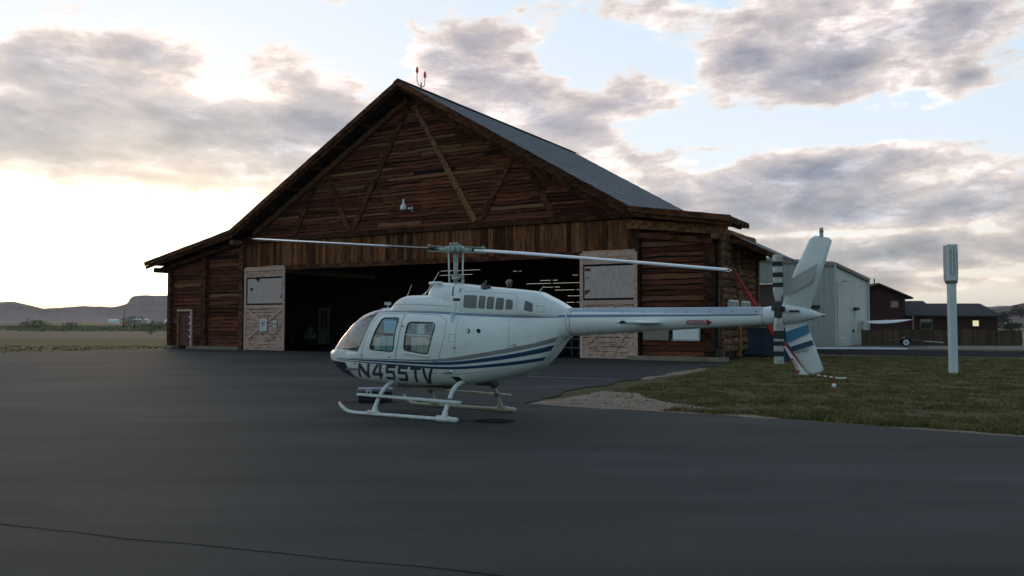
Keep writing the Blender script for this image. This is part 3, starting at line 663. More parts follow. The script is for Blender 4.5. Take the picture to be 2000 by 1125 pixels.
# ---- sliding doors -------------------------------------------------
def slide_door(x0, x1, y, label, mirror=False, zt=5.0):
    d = empty('sliding_door', (x0, y, .03)); d.parent = hang; d['label'] = label
    w_ = x1 - x0; H = zt - .03
    # siding boards
    z = .12
    while z < H - .1:
        zt3 = z + .215
        if not (2.75 < z + .1 < 4.35): 
            n = random.choice((1, 1, 2)); xs = [.12] + sorted(random.uniform(.9, w_ - .9) for _ in range(n - 1)) + [w_ - .12]
            for i in range(n):
                o = plank(xs[i] + .004, xs[i + 1] - .004, z + .108, .205, -.015, d, M_pink, th=.02, name='door_board')
        z = zt3
    box('door_backing', .03, w_ - .03, -.012, .03, .05, H - .03, M_dark, d)
    # pale panel on the upper half with torn holes built as separate sheets
    px0, px1, pz0, pz1 = .28, w_ - .22, 2.82, 4.32
    if mirror: px0, px1 = .24, w_ - .02
    box('upper_panel', px0, px1, -.05, -.028, pz0, pz1, M_panel, d)
    if not mirror:
        for tri in (((.95, 4.33), (1.32, 4.33), (1.22, 4.24), (1.25, 4.08), (1.12, 4.2)), ((.52, 3.75), (.74, 3.79), (.70, 3.6), (.54, 3.58)), ((w_ - .36, 3.12), (w_ - .25, 3.45), (w_ - .23, 3.12))):
            wallpoly('torn_hole', tri, -.054, -.046, M_dark, d)
    else:
        for tri in (((.26, 4.1), (.56, 4.1), (.56, 4.24), (.26, 4.24)), ((.26, 3.78), (.55, 3.84), (.36, 3.74)), ((.26, 3.2), (.6, 3.22), (.26, 2.95))):
            wallpoly('torn_hole', tri, -.054, -.046, M_plank, d)
    # frame
    F = .075
    for (a, b, c_, e) in ((0, .17, 0, H), (w_ - .17, w_, 0, H), (.17, w_ - .17, H - .20, H), (.17, w_ - .17, 4.42, 4.52), (.17, w_ - .17, 2.52, 2.72), (.17, w_ - .17, 0, .10)):
        box('door_frame', a, b, -F, -.02, c_, e, M_pinkfr, d, .006)
    for xx in (.17, w_ - .47): box('corner_panel', xx, xx + .30, -.06, -.02, .12, .60, M_pinkfr, d)
    # X brace of planks, V of thin rods
    for a, b in (((.25, 2.45), (w_ - .25, .62)), ((.25, .62), (w_ - .25, 2.45))):
        beamobj('cross_brace', (a[0], -.062 - (.012 if b[1] > a[1] else 0), a[1]), (b[0], -.062 - (.012 if b[1] > a[1] else 0), b[1]), .15, .02, M_pinkfr if mirror else M_pinkfr, d, .05, up=(0, 1, 0))
    beamobj('tie_rod', (.10, -.105, 1.75), (w_ * .46, -.105, .08), .035, .035, M_pinkfr, d); beamobj('tie_rod', (w_ - .10, -.105, 1.75), (w_ * .56, -.105, .08), .035, .035, M_pinkfr, d)
    return d
dl = slide_door(7.25, 10.65, -.30, 'faded pink sliding door at the left of the doorway', False, 5.02)
dr = slide_door(29.95, 32.85, -.30, 'faded pink sliding door at the right of the doorway, behind the tail boom', True, 4.98)
# signs on the left door
sg = empty('sign', (HX, HY, 0), HROT); tag(sg, 'white KEEP OUT sign on the left pink hangar door', 'sign')
box('sign_board', 8.72, 9.28, -.445, -.43, 1.18, 1.90, M_whitep, sg)
MX = lambda x, y, z: Matrix.Translation((x, y, z)) @ Matrix.Rotation(R(90), 4, 'X')
textobj('lettering', 'KEEP', .21, M_black, sg, MX(9.0, -.448, 1.68), bold=True, sx=.85); textobj('lettering', 'OUT', .21, M_black, sg, MX(9.0, -.448, 1.52), bold=True, sx=.85)
bm = bmesh.new()
for zz in (1.83, 1.38, 1.31, 1.24):
    x = 8.78
    bx(bm, 8.79, 9.20, -.4485, -.446, zz - .009, zz + .009); newobj('small_print', bm, M_black, sg); bm = bmesh.new()
bm.free()
sg = empty('sign', (HX, HY, 0), HROT); tag(sg, 'small white square sign with dark round symbol on the left pink hangar door', 'sign')
box('sign_board', 9.80, 10.08, -.445, -.43, 1.42, 1.78, M_whitep, sg)
bm = bmesh.new(); tube(bm, [(9.94 + .085 * math.cos(t), -.45, 1.61 + .085 * math.sin(t)) for t in [2 * math.pi * k / 20 for k in range(21)]], .012, 5); beam(bm, (9.90, -.45, 1.56), (9.98, -.45, 1.67), .012, .03); newobj('symbol', bm, M_black, sg, True)
# boxes/boards on the right wing
bd = empty('notice_board', (HX, HY, 0), HROT); tag(bd, 'white notice board with metal trim on the hangar wall below the tail boom', 'notice board')
box('board', 34.5, 35.68, -.30, -.22, .95, 1.75, M_whitep, bd, .01); box('board_trim', 34.44, 35.74, -.31, -.24, .89, .945, M_metal, bd); box('board_trim', 35.69, 35.75, -.31, -.24, .95, 1.78, M_metal, bd)
box('printed_mark', 34.66, 34.82, -.306, -.301, 1.38, 1.44, M_black, bd)
tag(box('cabinet', 33.1, 34.3, -.32, -.12, .90, 1.62, mat('tarnished_beige_box', (.22, .20, .15), .6, var=.2, vscale=3, stretch=(.3, 1, 3)), None, .015), 'tarnished beige metal cabinet on the hangar wall left of the white notice board', 'cabinet')
cb_ = bpy.data.objects['cabinet']; cb_.location = (HX, HY, 0); cb_.rotation_euler = (0, 0, HROT)
# tap / meter at the corner
mt = empty('utility_pipe', (HX, HY, 0), HROT); tag(mt, 'thin black utility pipe and meter low on the hangar corner', 'pipe')
tubeobj('pipe', [(36.55, -.3, .12), (36.55, -.3, .8), (36.62, -.1, 4.9)], .03, M_black, mt, 6); box('meter', 36.45, 36.68, -.42, -.2, .10, .55, M_black, mt, .02)
# gable lamp and small camera
lp = empty('barn_lamp', (HX, HY, 0), HROT); tag(lp, 'galvanised dusk lamp with glass lens fixed in the middle of the gable', 'lamp')
bm = bmesh.new(); tube(bm, [(19.4, -.32, 7.80), (19.4, -.32, 7.86), (19.4, -.32, 8.02), (19.4, -.32, 8.10), (19.4, -.32, 8.22), (19.4, -.32, 8.4)], [.17, .19, .17, .10, .06, .05], 12); newobj('lamp_housing', bm, M_galv if False else M_whitep, lp, True)
tubeobj('lamp_arm', [(19.4, -.32, 8.35), (19.4, -.15, 8.38), (19.4, 0, 8.3)], .025, M_metal, lp, 6)
cm = empty('security_camera', (HX, HY, 0), HROT); tag(cm, 'small white camera on the gable just right of the lamp', 'camera')
box('camera_body', 19.78, 19.92, -.42, -.12, 7.80, 7.90, M_whitep, cm, .02); box('bracket', 19.80, 19.84, -.14, 0, 7.70, 7.98, M_whitep, cm)
# obstruction lights on the ridge
ol = empty('obstruction_light', (HX, HY, 0), HROT); tag(ol, 'pair of red glass beacon lamps on a forked pipe on the hangar ridge', 'beacon')
by = .9; bxx = PK[0]; bz = PK[1]
tubeobj('fork', smoothpath([(bxx - .28, by, bz + 1.0), (bxx - .28, by, bz + .55), (bxx - .12, by, bz + .28), (bxx, by, bz + .18)], 4) , .025, M_metal, ol, 6)
tubeobj('fork', smoothpath([(bxx, by, bz + .18), (bxx + .22, by, bz + .22), (bxx + .26, by, bz + .65)], 4), .025, M_metal, ol, 6)
tubeobj('mast', [(bxx, by, bz), (bxx, by, bz + .42)], .045, M_metal, ol, 8)
for xx, zz in ((bxx - .28, bz + 1.0), (bxx + .26, bz + .65)):
    bm = bmesh.new(); tube(bm, [(xx, by, zz), (xx, by, zz + .06), (xx, by, zz + .12), (xx, by, zz + .26), (xx, by, zz + .36)], [.04, .07, .085, .07, .035], 10); newobj('beacon_lamp', bm, M_lens, ol, True)

# interior clutter: pipe fence panels, bench, bucket
def pipefence(x0, x1, y, label):
    e = empty('pipe_fence', (HX, HY, 0), HROT); tag(e, label, 'fence panel', 'pipe fence panels inside the hangar')
    for zz in (.25, .55, .85, 1.15, 1.45, 1.70): tubeobj('rail', [(x0, y, zz), (x1, y, zz)], .022, M_galv, e, 6)
    for xx in (x0, (x0 + x1) / 2, x1): tubeobj('upright', [(xx, y, 0), (xx, y, 1.72)], .028, M_galv, e, 6)
pipefence(4.6, 7.8, 6.4, 'dark pipe fence panel inside the doorway next to the left pink door'); pipefence(7.9, 11.2, 6.4, 'dark pipe fence panel inside the doorway nearer the helicopter nose')
tb = empty('workbench', (HX, HY, 0), HROT); tag(tb, 'dim workbench with clutter deep inside the hangar doorway', 'workbench')
box('bench_top', 8.2, 12.5, 8.2, 9.2, .92, .99, M_idoor, tb)
for xx in (8.3, 10.4, 12.4): box('leg', xx - .04, xx + .04, 8.25, 8.33, 0, .92, M_idoor, tb); box('leg', xx - .04, xx + .04, 9.05, 9.13, 0, .92, M_idoor, tb)
bk = empty('bucket', (HX, HY, 0), HROT); tag(bk, 'white bucket on a stand behind the pipe fence in the doorway', 'bucket')
tubeobj('pail', [(5.1, 7.6, .95), (5.1, 7.6, 1.35)], [.17, .2], M_idoor, bk, 12); box('stand', 4.75, 5.5, 7.4, 7.8, .55, .94, M_idoor, bk)
k = 0
for xx, hh_, cc in ((9.0, .25, M_redp), (9.6, .18, M_idoor), (10.1, .3, M_galv), (10.9, .22, M_idoor), (11.8, .3, M_idoor)):
    o = box('toolbox', xx - .15, xx + .15, 8.4, 8.75, .992, .992 + hh_, cc, None, .02); o.location = (HX, HY, 0); o.rotation_euler = (0, 0, HROT)
    tag(o, ['red box at the left end of the dim workbench', 'low pale box second on the workbench', 'grey box in the middle of the workbench', 'pale box right of the grey one on the workbench', 'tall pale box at the right end of the workbench'][k], 'box', 'boxes on the workbench inside the hangar'); k += 1
# shelving seen to the right, beside the tail
rk = empty('storage_rack', (HX, HY, 0), HROT); tag(rk, 'dark metal storage rack inside the doorway beside the right pink door', 'rack')
for zz in (.35, .8, 1.3): box('shelf', 26.3, 29.6, 3.0, 3.8, zz, zz + .07, M_galv, rk)
for xx in (26.3, 27.9, 29.6):
    for yy in (3.0, 3.8): box('upright', xx - .03, xx + .03, yy - .03, yy + .03, 0, 1.6, M_galv, rk)

# ------------------------------------------------------------------ metal building on the right
mb = empty('metal_building', (22.7, 57.6, 0)); tag(mb, 'beige ribbed sheet-metal building behind the helicopter tail', 'building')
Lp, Cp, Rp = Vector((-7.6, 5.7, 0)), Vector((0, 0, 0)), Vector((5.5, 7.35, 0)); hL, hC, hR = 6.85, 5.8, 5.03
def wall2(name, A, B2, ha, hb, m, n0=0.0, zlo=0.0, parent=mb, th=.12, inset=0.0, ribs=0, u0=0.0, u1=1.0):
    d = (B2 - A); L = d.length; dn = d.normalized(); nr = Vector((dn.y, -dn.x, 0)); bm = bmesh.new()
    a = A + d * u0 - nr * inset; b = A + d * u1 - nr * inset; za = ha + (hb - ha) * u0; zb = ha + (hb - ha) * u1
    v = [bm.verts.new(p) for p in (a + Vector((0, 0, zlo)), b + Vector((0, 0, zlo)), b + Vector((0, 0, zb)), a + Vector((0, 0, za)))]
    w_ = [bm.verts.new(q.co - nr * th) for q in v]
    bm.faces.new(v); bm.faces.new(w_)
    for i in range(4): bm.faces.new((v[i], v[(i + 1) % 4], w_[(i + 1) % 4], w_[i]))
    o = newobj(name, bm, m, parent)
    if ribs:
        n = int(L * (u1 - u0) / ribs)
        for i in range(n + 1):
            t = i / n; p = a.lerp(b, t); zt4 = za + (zb - za) * t - .03
            rb = bmesh.new(); beam(rb, p + nr * .02 + Vector((0, 0, zlo + .02)), p + nr * .02 + Vector((0, 0, zt4)), .07, .05, up=nr); newobj('rib', rb, M_beige, o)
    return o
wall2('left_wall', Lp, Cp, hL, hC, M_beige, ribs=.55, u0=.0, u1=.62, zlo=4.55)
wall2('left_wall', Lp, Cp, hL, hC, M_beige, ribs=.35, u0=.62, u1=1.0)
wall2('recess_wall', Lp, Cp, 4.54, 4.54, M_brownwall, inset=.5, u0=0, u1=.62)
wall2('right_wall', Cp, Rp, hC, hR, M_beige2, ribs=0)
bm = bmesh.new(); Bk = Lp + Rp
vt = [Lp + Vector((-.3, -.1, hL + .02)), Cp + Vector((-.1, -.3, hC + .02)), Rp + Vector((.3, .1, hR + .02)), Bk + Vector((0, 0, 6.0))]
v = [bm.verts.new(q) for q in vt]; u = [bm.verts.new(q + Vector((0, 0, .14))) for q in vt]; bm.faces.new(v); bm.faces.new(u)
for i in range(4): bm.faces.new((v[i], v[(i + 1) % 4], u[(i + 1) % 4], u[i]))
newobj('roof', bm, M_beige, mb)
dN = (Rp - Cp).normalized(); nN = Vector((dN.y, -dN.x, 0))
for A_, B_, za, zb, mt_ in ((Lp, Cp, hL, hC, M_beige), (Cp, Rp, hC, hR, M_trim)):
    dd = (B_ - A_).normalized(); nn = Vector((dd.y, -dd.x, 0)); beamobj('eave_trim', A_ + nn * .12 + Vector((0, 0, za - .02)), B_ + nn * .12 + Vector((0, 0, zb - .02)), .16, .2, mt_, mb)
for A_, hh in ((Cp, hC), (Rp, hR)): beamobj('corner_trim', A_ + nN * .04 + Vector((0, 0, 0)), A_ + nN * .04 + Vector((0, 0, hh)), .16, .16, M_beige2, mb, up=(1, 0, 0))
wall2('hangar_door', Cp, Rp, 4.6, 4.6, M_beige2, inset=-.05, u0=.06, u1=.55, th=.04)
q = Cp.lerp(Rp, .56) + nN * .08; beamobj('door_track', q, q + Vector((0, 0, 2.6)), .07, .12, M_whitep, mb, up=(1, 0, 0))
q = Cp.lerp(Rp, .48) + nN * .10; o = beamobj('door_handle', q + Vector((0, 0, .95)), q + Vector((0, 0, 1.15)), .1, .12, M_black, mb, up=(1, 0, 0))
q = Cp.lerp(Rp, .10) + nN * .4; beamobj('lamp', q + Vector((0, 0, 4.62)), q + Vector((.9, .6, 4.62)), .35, .07, M_metal, mb)
q = Cp.lerp(Rp, .50) + nN * .2; beamobj('wall_lamp', q + Vector((0, 0, 2.7)), q + Vector((.35, .3, 2.7)), .25, .22, M_black, mb)
q = Lp.lerp(Cp, .84) + Vector((0, -.2, 0)); beamobj('wall_lamp', q + Vector((-.3, 0, 2.8)), q + Vector((.35, -.2, 2.8)), .25, .22, M_black, mb)
q = Cp.lerp(Rp, .04) + nN * .1; sp = bmesh.new(); sphere(sp, (q.x + .3, q.y, .55), .1); newobj('tap', sp, M_whitep, mb, True)

# dark navy bin and red boom beside the hangar
bn = empty('storage_bin', (12.55, 41.0, 0), R(-15)); tag(bn, 'dark navy metal bin standing on the grass between hangar and metal building', 'bin')
box('bin_body', -1.25, 1.25, -.8, .8, .12, 1.38, M_navy, bn, .03); box('bin_rim', -1.3, 1.3, -.85, .85, 1.381, 1.46, M_navy, bn, .01)
for xx in (-.85, 0, .85): box('stiffener', xx - .05, xx + .05, -.87, -.801, .15, 1.36, M_navy, bn)
for xx in (-1.1, 1.1):
    for yy in (-.6, .6): box('foot', xx - .08, xx + .08, yy - .08, yy + .08, 0, .12, M_black, bn)
rb_ = empty('loader_boom', (11.7, 36.6, 0), R(0)); tag(rb_, 'slanting bright red boom rising from behind the navy bin', 'boom')
bm = bmesh.new(); a_, b_ = Vector((.25, -.3, .7)), Vector((-1.80, -.5, 3.80)); d_ = b_ - a_; N_ = 6
pr = []
for i in range(N_ + 1):
    t = i / N_; c_ = a_ + d_ * t; ww = .24 * (1 - t) + .05; s_ = Vector((d_.z, 0, -d_.x)).normalized()
    pr.append([bm.verts.new(c_ + s_ * ww / 2 + Vector((0, e * .1, 0))) for e in (-1, 1)] + [bm.verts.new(c_ - s_ * ww / 2 + Vector((0, e * .1, 0))) for e in (1, -1)])
for i in range(N_):
    for k in range(4): bm.faces.new((pr[i][k], pr[i][(k + 1) % 4], pr[i + 1][(k + 1) % 4], pr[i + 1][k]))
bm.faces.new(pr[0]); bm.faces.new(pr[-1]); newobj('boom_arm', bm, M_redboom, rb_)
bm = bmesh.new(); sphere(bm, (-1.80, -.5, 3.82), .07); newobj('boom_tip', bm, M_redboom, rb_, True)
box('boom_base', .0, .5, -.6, .0, 0, .85, M_navy, rb_, .05)

# ------------------------------------------------------------------ house, fence, trailer, sail, far right
hs = empty('house', (0, 0, 0)); tag(hs, 'dark red house with low dark roofs beyond the board fence', 'house'); HYH = 76
def house_block(x0, x1, y0, y1, zw, ridge, zr, side='x', m=M_red, ov=.5):
    bm = bmesh.new(); bx(bm, x0, x1, y0, y1, 0, zw)
    if side == 'y':   # gable facing the camera
        a = [bm.verts.new((x, y, z_)) for (x, z_) in ((x0, zw), (ridge, zr), (x1, zw)) for y in (y0, y1)]
        bm.faces.new((a[0], a[2], a[4])); bm.faces.new((a[1], a[3], a[5]))
    newobj('wall', bm, m, hs)
    if side == 'y':
        sl_ = (zr - zw) / (x1 - ridge); roofslab('roof', [(x0 - ov, zw - ov * (zr - zw) / (ridge - x0) + .18), (ridge, zr + .18), (x1 + ov, zw - ov * sl_ + .18)], y0 - .5, y1 + .5, .16, M_rooff, hs)
    else:
        bm = bmesh.new(); ym = (y0 + y1) / 2
        for ya, yb in ((y0 - .5, ym), (y1 + .5, ym)):
            v = [bm.verts.new(p) for p in ((x0 - .2, ya, zw - .1), (x1 + .2, ya, zw - .1), (x1 + .2, yb, zr), (x0 - .2, yb, zr))]; u = [bm.verts.new(q.co + Vector((0, 0, .15))) for q in v]; bm.faces.new(v); bm.faces.new(u)
            for i in range(4): bm.faces.new((v[i], v[(i + 1) % 4], u[(i + 1) % 4], u[i]))
        newobj('roof', bm, M_rooff, hs)
        bm = bmesh.new()
        for xx in (x0, x1):
            a = [bm.verts.new(p) for p in ((xx, y0, zw), (xx, y1, zw), (xx, ym, zr - .02))]; bm.faces.new(a)
        newobj('gable', bm, m, hs)
house_block(30.2, 36.0, 75, 84, 4.0, 33.4, 5.1, 'y')
house_block(36.01, 39.3, 75.5, 82, 2.3, 0, 3.6, 'x'); house_block(39.31, 44.8, 75.6, 82, 2.25, 0, 3.35, 'x')
for xx in (34.0, 34.5): box('vent_pipe', xx, xx + .1, 78, 78.1, 4.9, 5.6 + (xx - 34) * .5, M_black, hs)
for (x0, x1, z0, z1, mm, y_) in ((42.45, 43.0, 1.35, 1.85, M_lit, 75.6), (34.7, 35.3, 3.1, 3.6, M_wglass, 75.0), (37.6, 38.6, 1.1, 1.95, M_wglass, 75.5)):
    f_ = bmesh.new()
    for q in ((x0 - .08, x1 + .08, z0 - .08, z0), (x0 - .08, x1 + .08, z1, z1 + .08), (x0 - .08, x0, z0, z1), (x1, x1 + .08, z0, z1)): bx(f_, q[0], q[1], y_ - .07, y_ - .003, q[2], q[3])
    f_ = newobj('window', f_, M_trim, hs); box('pane', x0, x1, y_ - .04, y_ - .03, z0, z1, mm, f_)
fn = empty('board_fence', (0, 0, 0)); tag(fn, 'weathered vertical board fence across the gravel yard in front of the house', 'fence')
fx, ft = 26.4, 0
fpanels = []
x = 25.6; i = 0
while x < 37.2:
    wd = random.uniform(.17, .22); bm = bmesh.new(); bx(bm, 0, wd - .012, -.02, .02, 0, 1.13 + random.uniform(-.03, .03) + (.05 if (i // 12) % 2 else 0)); o = newobj('fence_board', bm, M_fence, fn); o.location = (x, 60 + random.uniform(-.01, .01), 0); x += wd; i += 1
for xx in range(6): box('fence_post', 25.6 + xx * 2.3, 25.7 + xx * 2.3, 60.03, 60.13, 0, 1.2, M_fence, fn)
tag(box('rail_fence', 37.4, 37.5, 59.9, 60.0, 0, 1.0, M_whitep, None), 'pale thin post just right of the board fence', 'post')
# utility trailer
tr = empty('trailer', (27.2, 57.4, 0)); tag(tr, 'low dark utility trailer with white spoked wheel by the fence', 'trailer')
box('trailer_bed', -1.0, 1.6, -.1, 1.0, .38, .46, M_black, tr); beamobj('drawbar', (1.6, .4, .4), (3.2, .4, .28), .07, .07, M_metal, tr); beamobj('side_rail', (-1.0, -.12, .6), (1.6, -.12, .6), .04, .04, M_black, tr)
for xx in (-1.0, .3, 1.6): beamobj('stake', (xx, -.12, .4), (xx, -.12, .62), .04, .04, M_black, tr)
bm = bmesh.new(); tube(bm, [(.2, -.35, .30), (.2, -.18, .30)], .30, 20); wh = newobj('wheel', bm, M_tyre, tr)
bm = bmesh.new(); tube(bm, [(.2, -.365, .30), (.2, -.351, .30)], .21, 18); newobj('wheel_rim', bm, M_whitep, wh)
bm = bmesh.new(); tube(bm, [(.2, -.38, .30), (.2, -.366, .30)], .06, 10)
for k in range(8):
    t = math.pi * k / 4 + .39; sphere(bm, (.2 + .14 * math.cos(t), -.368, .30 + .14 * math.sin(t)), .025, 6, 4)
newobj('wheel_hub', bm, M_black, wh)
bm = bmesh.new(); pts = [(.2 + .38 * math.cos(t), z_) for t in [math.pi * k / 8 for k in range(9)] for z_ in (0,)]
pv = None
for k in range(9):
    t = math.pi * k / 8; q = (bm.verts.new((.2 + .37 * math.cos(t), -.38, .32 + .37 * math.sin(t))), bm.verts.new((.2 + .37 * math.cos(t), -.13, .32 + .37 * math.sin(t))))
    if pv: bm.faces.new((pv[0], pv[1], q[1], q[0]))
    pv = q
newobj('mudguard', bm, M_black, tr)
# shade sail
bm = bmesh.new(); Pn = 8
A_, B_, C_ = Vector((26.3, 61.0, 1.66)), Vector((30.1, 61.6, 1.90)), Vector((27.4, 64, 1.78)); gv = {}
for i in range(Pn + 1):
    for j in range(Pn + 1 - i):
        a_, b_ = i / Pn, j / Pn; c_ = 1 - a_ - b_; p = A_ * c_ + B_ * a_ + C_ * b_; p.z -= 1.2 * a_ * b_ * c_ + .62 * (a_ * c_); gv[i, j] = bm.verts.new(p)
for i in range(Pn):
    for j in range(Pn - i):
        bm.faces.new((gv[i, j], gv[i + 1, j], gv[i, j + 1]))
        if i + j < Pn - 1: bm.faces.new((gv[i + 1, j], gv[i + 1, j + 1], gv[i, j + 1]))
ss = newobj('shade_sail', bm, M_sail, None, True); tag(ss, 'sagging white shade cloth strung in front of the red house', 'shade sail'); md = ss.modifiers.new('thick', 'SOLIDIFY'); md.thickness = .03
tag(beamobj('pole', (30.15, 61.6, 0), (30.15, 61.6, 2.2), .08, .08, M_trim), 'thin brown pole holding the raised corner of the shade cloth', 'pole')

# white post with ribbed clear-glazed light head
lp = empty('light_post', (15.09, 28.1, 0)); tag(lp, 'tall square white post topped by a ribbed pale light housing on the lawn', 'light post')
box('post', -.115, .115, -.1, .1, -.05, 3.05, M_postw, lp, .008)
bm = bmesh.new(); bx(bm, -.20, .17, -.16, .16, 3.12, 4.40, None, .05); hd = newobj('light_housing', bm, mat('frosted_lens', (.50, .56, .55), .25, var=.12, vscale=5, coat=.5), lp)
for k in range(6): beamobj('rib', (-.165 + k * .06, -.172, 3.28 + (.1 if k % 2 else 0)), (-.165 + k * .06, -.172, 4.28 - (.08 if k % 3 else 0)), .02, .018, M_metal if k % 2 else M_whitep, hd)
box('base_flange', -.16, .15, -.13, .13, 3.052, 3.118, M_trim, lp, .01); box('lens_label', -.12, .06, -.180, -.164, 3.17, 3.21, M_whitep, hd)

# ------------------------------------------------------------------ distant land
def ridge(name, pts, dist, depth, m, label, base=-1.0, seed=0, rough=1.8):
    """terrain range: crest heights by azimuth (deg), ground rises towards crest then a plateau behind"""
    bm = bmesh.new(); cols = []
    n = int((pts[-1][0] - pts[0][0]) / .09)
    for i in range(n + 1):
        az_ = pts[0][0] + (pts[-1][0] - pts[0][0]) * i / n
        for (a0, h0), (a1, h1) in zip(pts, pts[1:]):
            if a0 <= az_ <= a1: hh = h0 + (h1 - h0) * (az_ - a0) / (a1 - a0)
        hh += rough * noise.noise(Vector((az_ * 1.6, seed, 0))) + rough * .4 * noise.noise(Vector((az_ * 7, seed, 0)))
        col_ = []
        for k, (dd, hf) in enumerate(((0, 0), (.25, .10), (.5, .24), (.72, .48), (.86, .66), (.93, .86), (1.0, 1.0), (1.6, .98), (2.4, 0))):
            r_ = dist - depth + depth * dd + (25 * noise.noise(Vector((az_ * 2.2, k, seed))) if 0 < k < 7 else 0)
            zz = base + (hh - base) * hf * (1 + (.12 * noise.noise(Vector((az_ * 4, k * 3.1, seed))) if k not in (0, 8, 6) else 0))
            col_.append(bm.verts.new((r_ * math.sin(R(az_)), r_ * math.cos(R(az_)), zz)))
        cols.append(col_)
    for a, b in zip(cols, cols[1:]):
        for k in range(len(a) - 1): bm.faces.new((a[k], b[k], b[k + 1], a[k + 1]))
    return tag(newobj(name, bm, m, None, True), label, kind='structure')
ridge('mesa', [(-75, 60), (-60, 95), (-48, 70), (-40, 55), (-33, 62), (-31.2, 64), (-30.3, 51), (-29.8, 44), (-28.6, 48), (-27.6, 53), (-26, 50), (-25.6, 54), (-25.15, 62), (-25.0, 80), (-24.8, 88), (-24.4, 90), (-21, 90), (-14, 88), (-6, 60), (6, 45), (20, 40), (40, 60)], 3000, 900, M_mesa, 'flat-topped mesa and low hills on the left horizon', seed=2)
ridge('hill', [(20, 1), (26, 5), (29.5, 7.5), (31, 10.5), (33, 15), (40, 24), (50, 20), (70, 12)], 560, 300, M_mesa, 'low wooded hill at the far right edge', seed=5, rough=1.2)

def bush(name, loc, r_, h_, n, m, label, cat, group, seed, stem=True):
    rnd = random.Random(seed); e = empty(name, loc); tag(e, label, cat, group)
    bm = bmesh.new()
    for _ in range(n):
        u = Vector((rnd.gauss(0, 1), rnd.gauss(0, 1), rnd.gauss(0, 1))).normalized() * (rnd.random() ** .45); p = Vector((u.x * r_, u.y * r_, h_ * .55 + u.z * h_ * .45))
        k = 1 + .35 * noise.noise(p * (2.2 / r_) + Vector((seed, 0, 0))); p.x *= k; p.y *= k; s = r_ * rnd.uniform(.05, .13)
        d1 = Vector((rnd.gauss(0, 1), rnd.gauss(0, 1), rnd.gauss(0, 1))).normalized() * s; d2 = Vector((rnd.gauss(0, 1), rnd.gauss(0, 1), rnd.gauss(0, 1))).normalized() * s
        bm.faces.new([bm.verts.new(p + q) for q in (d1, d2, -d1 * .8)])
    newobj('crown', bm, m, e, recalc=False)
    tubeobj('trunk', [(0, 0, -.05), (r_ * .05, 0, h_ * .35), (0, r_ * .04, h_ * .7)], [r_ * .09, r_ * .06, r_ * .02], M_bark, e, 6)
blab = [('dark rounded shrub with a bare stick at its left', -83, 180, 2.6, 3.2), ('lone green bush close to the hangar corner', -38.8, 100, 2.4, 2.0), ('small dark shrub left of the middle of the plain', -70, 168, 1.5, 1.6), ('olive shrub at the far left of the plain', -99, 170, 3.0, 2.2),
        ('low round shrub on the plain, second from the left edge', -100, 186, 2.0, 1.8), ('small shrub halfway between the dark shrub and the hangar', -66, 165, 1.3, 1.4), ('tiny shrub on the plain just left of the lone green bush', -52, 118, 1.0, 1.0), ('wide low thicket in the centre of the plain', -75, 172, 3.4, 1.7)]
for i, (lb, x, y, r_, h_) in enumerate(blab): bush('bush', (x, y, 0), r_, h_, 420, M_bush, lb, 'bush', 'bushes on the plain left of the hangar', 20 + i)
# scrub band
rnd = random.Random(9); V = []; F = []
for _ in range(16000):
    x = rnd.uniform(-190, -30); y = rnd.uniform(150, 330) - abs(x) * .0; 
    if noise.noise(Vector((x * .03, y * .03, 2))) < -.05: continue
    s = rnd.uniform(.2, .5); i = len(V); t = rnd.uniform(0, 6.28)
    V += [(x - s * math.cos(t), y - s * math.sin(t), 0), (x + s * math.cos(t), y + s * math.sin(t), 0), (x + rnd.uniform(-s, s) * .6, y, s * rnd.uniform(.6, 1.3))]; F.append((i, i + 1, i + 2))
me = bpy.data.meshes.new('scrub'); me.from_pydata(V, [], F); me.materials.append(M_bush); o = bpy.data.objects.new('scrub', me); COL.objects.link(o); tag(o, 'band of low scrub crossing the far plain', 'scrub', kind='stuff')
tag(tubeobj('dead_snag', [(-85.3, 180, 0), (-85.2, 180, 2.5), (-85.0, 180, 4.6)], [.14, .10, .03], M_bark, None, 6), 'bare upright stick beside the dark shrub on the plain', 'dead tree')
# tiny white farm buildings far off
for i, (x, wd, hh, lb) in enumerate(((-204, 9, 3.0, 'white shed at the left of the tiny far farm'), (-190, 15, 3.6, 'long white barn in the middle of the tiny far farm'), (-176, 6, 2.8, 'small pale shed at the right of the tiny far farm'))):
    bm = bmesh.new(); bx(bm, -wd / 2, wd / 2, -3, 3, 0, hh); a = [bm.verts.new(p) for p in ((-wd / 2 - .3, -3.3, hh), (wd / 2 + .3, -3.3, hh), (wd / 2 + .3, 0, hh + 1.4), (-wd / 2 - .3, 0, hh + 1.4), (wd / 2 + .3, 3.3, hh), (-wd / 2 - .3, 3.3, hh))]
    bm.faces.new(a[:4]); bm.faces.new((a[3], a[2], a[4], a[5])); bm.faces.new((a[0], a[3], a[5])); bm.faces.new((a[1], a[4], a[2]))
    o = newobj('farm_building', bm, M_whitep); o.location = (x * 2.05, 420 * 2.05, 0); tag(o, lb, 'building', 'far farm buildings on the plain')
tl = ['leftmost dark tree on the right hill, clear of the house', 'second dark tree from the left on the right hill', 'third dark tree from the left on the right hill', 'fourth dark tree on the right hill', 'rightmost dark tree on the right hill', 'low dark tree just right of the board fence']
for i, (x, y, z_, r_, h_) in enumerate(((222, 370, 2.5, 4, 4), (232, 374, 3.5, 4.5, 5), (240, 378, 4, 3.5, 4), (205, 345, .5, 5, 3.5), (262, 405, 7, 5, 4), (96, 158, 0, 2.4, 1.6))):
    bush('tree', (x, y, z_), r_, h_, 700, M_leaf, tl[i], 'tree', 'dark trees on the right hill', 60 + i)

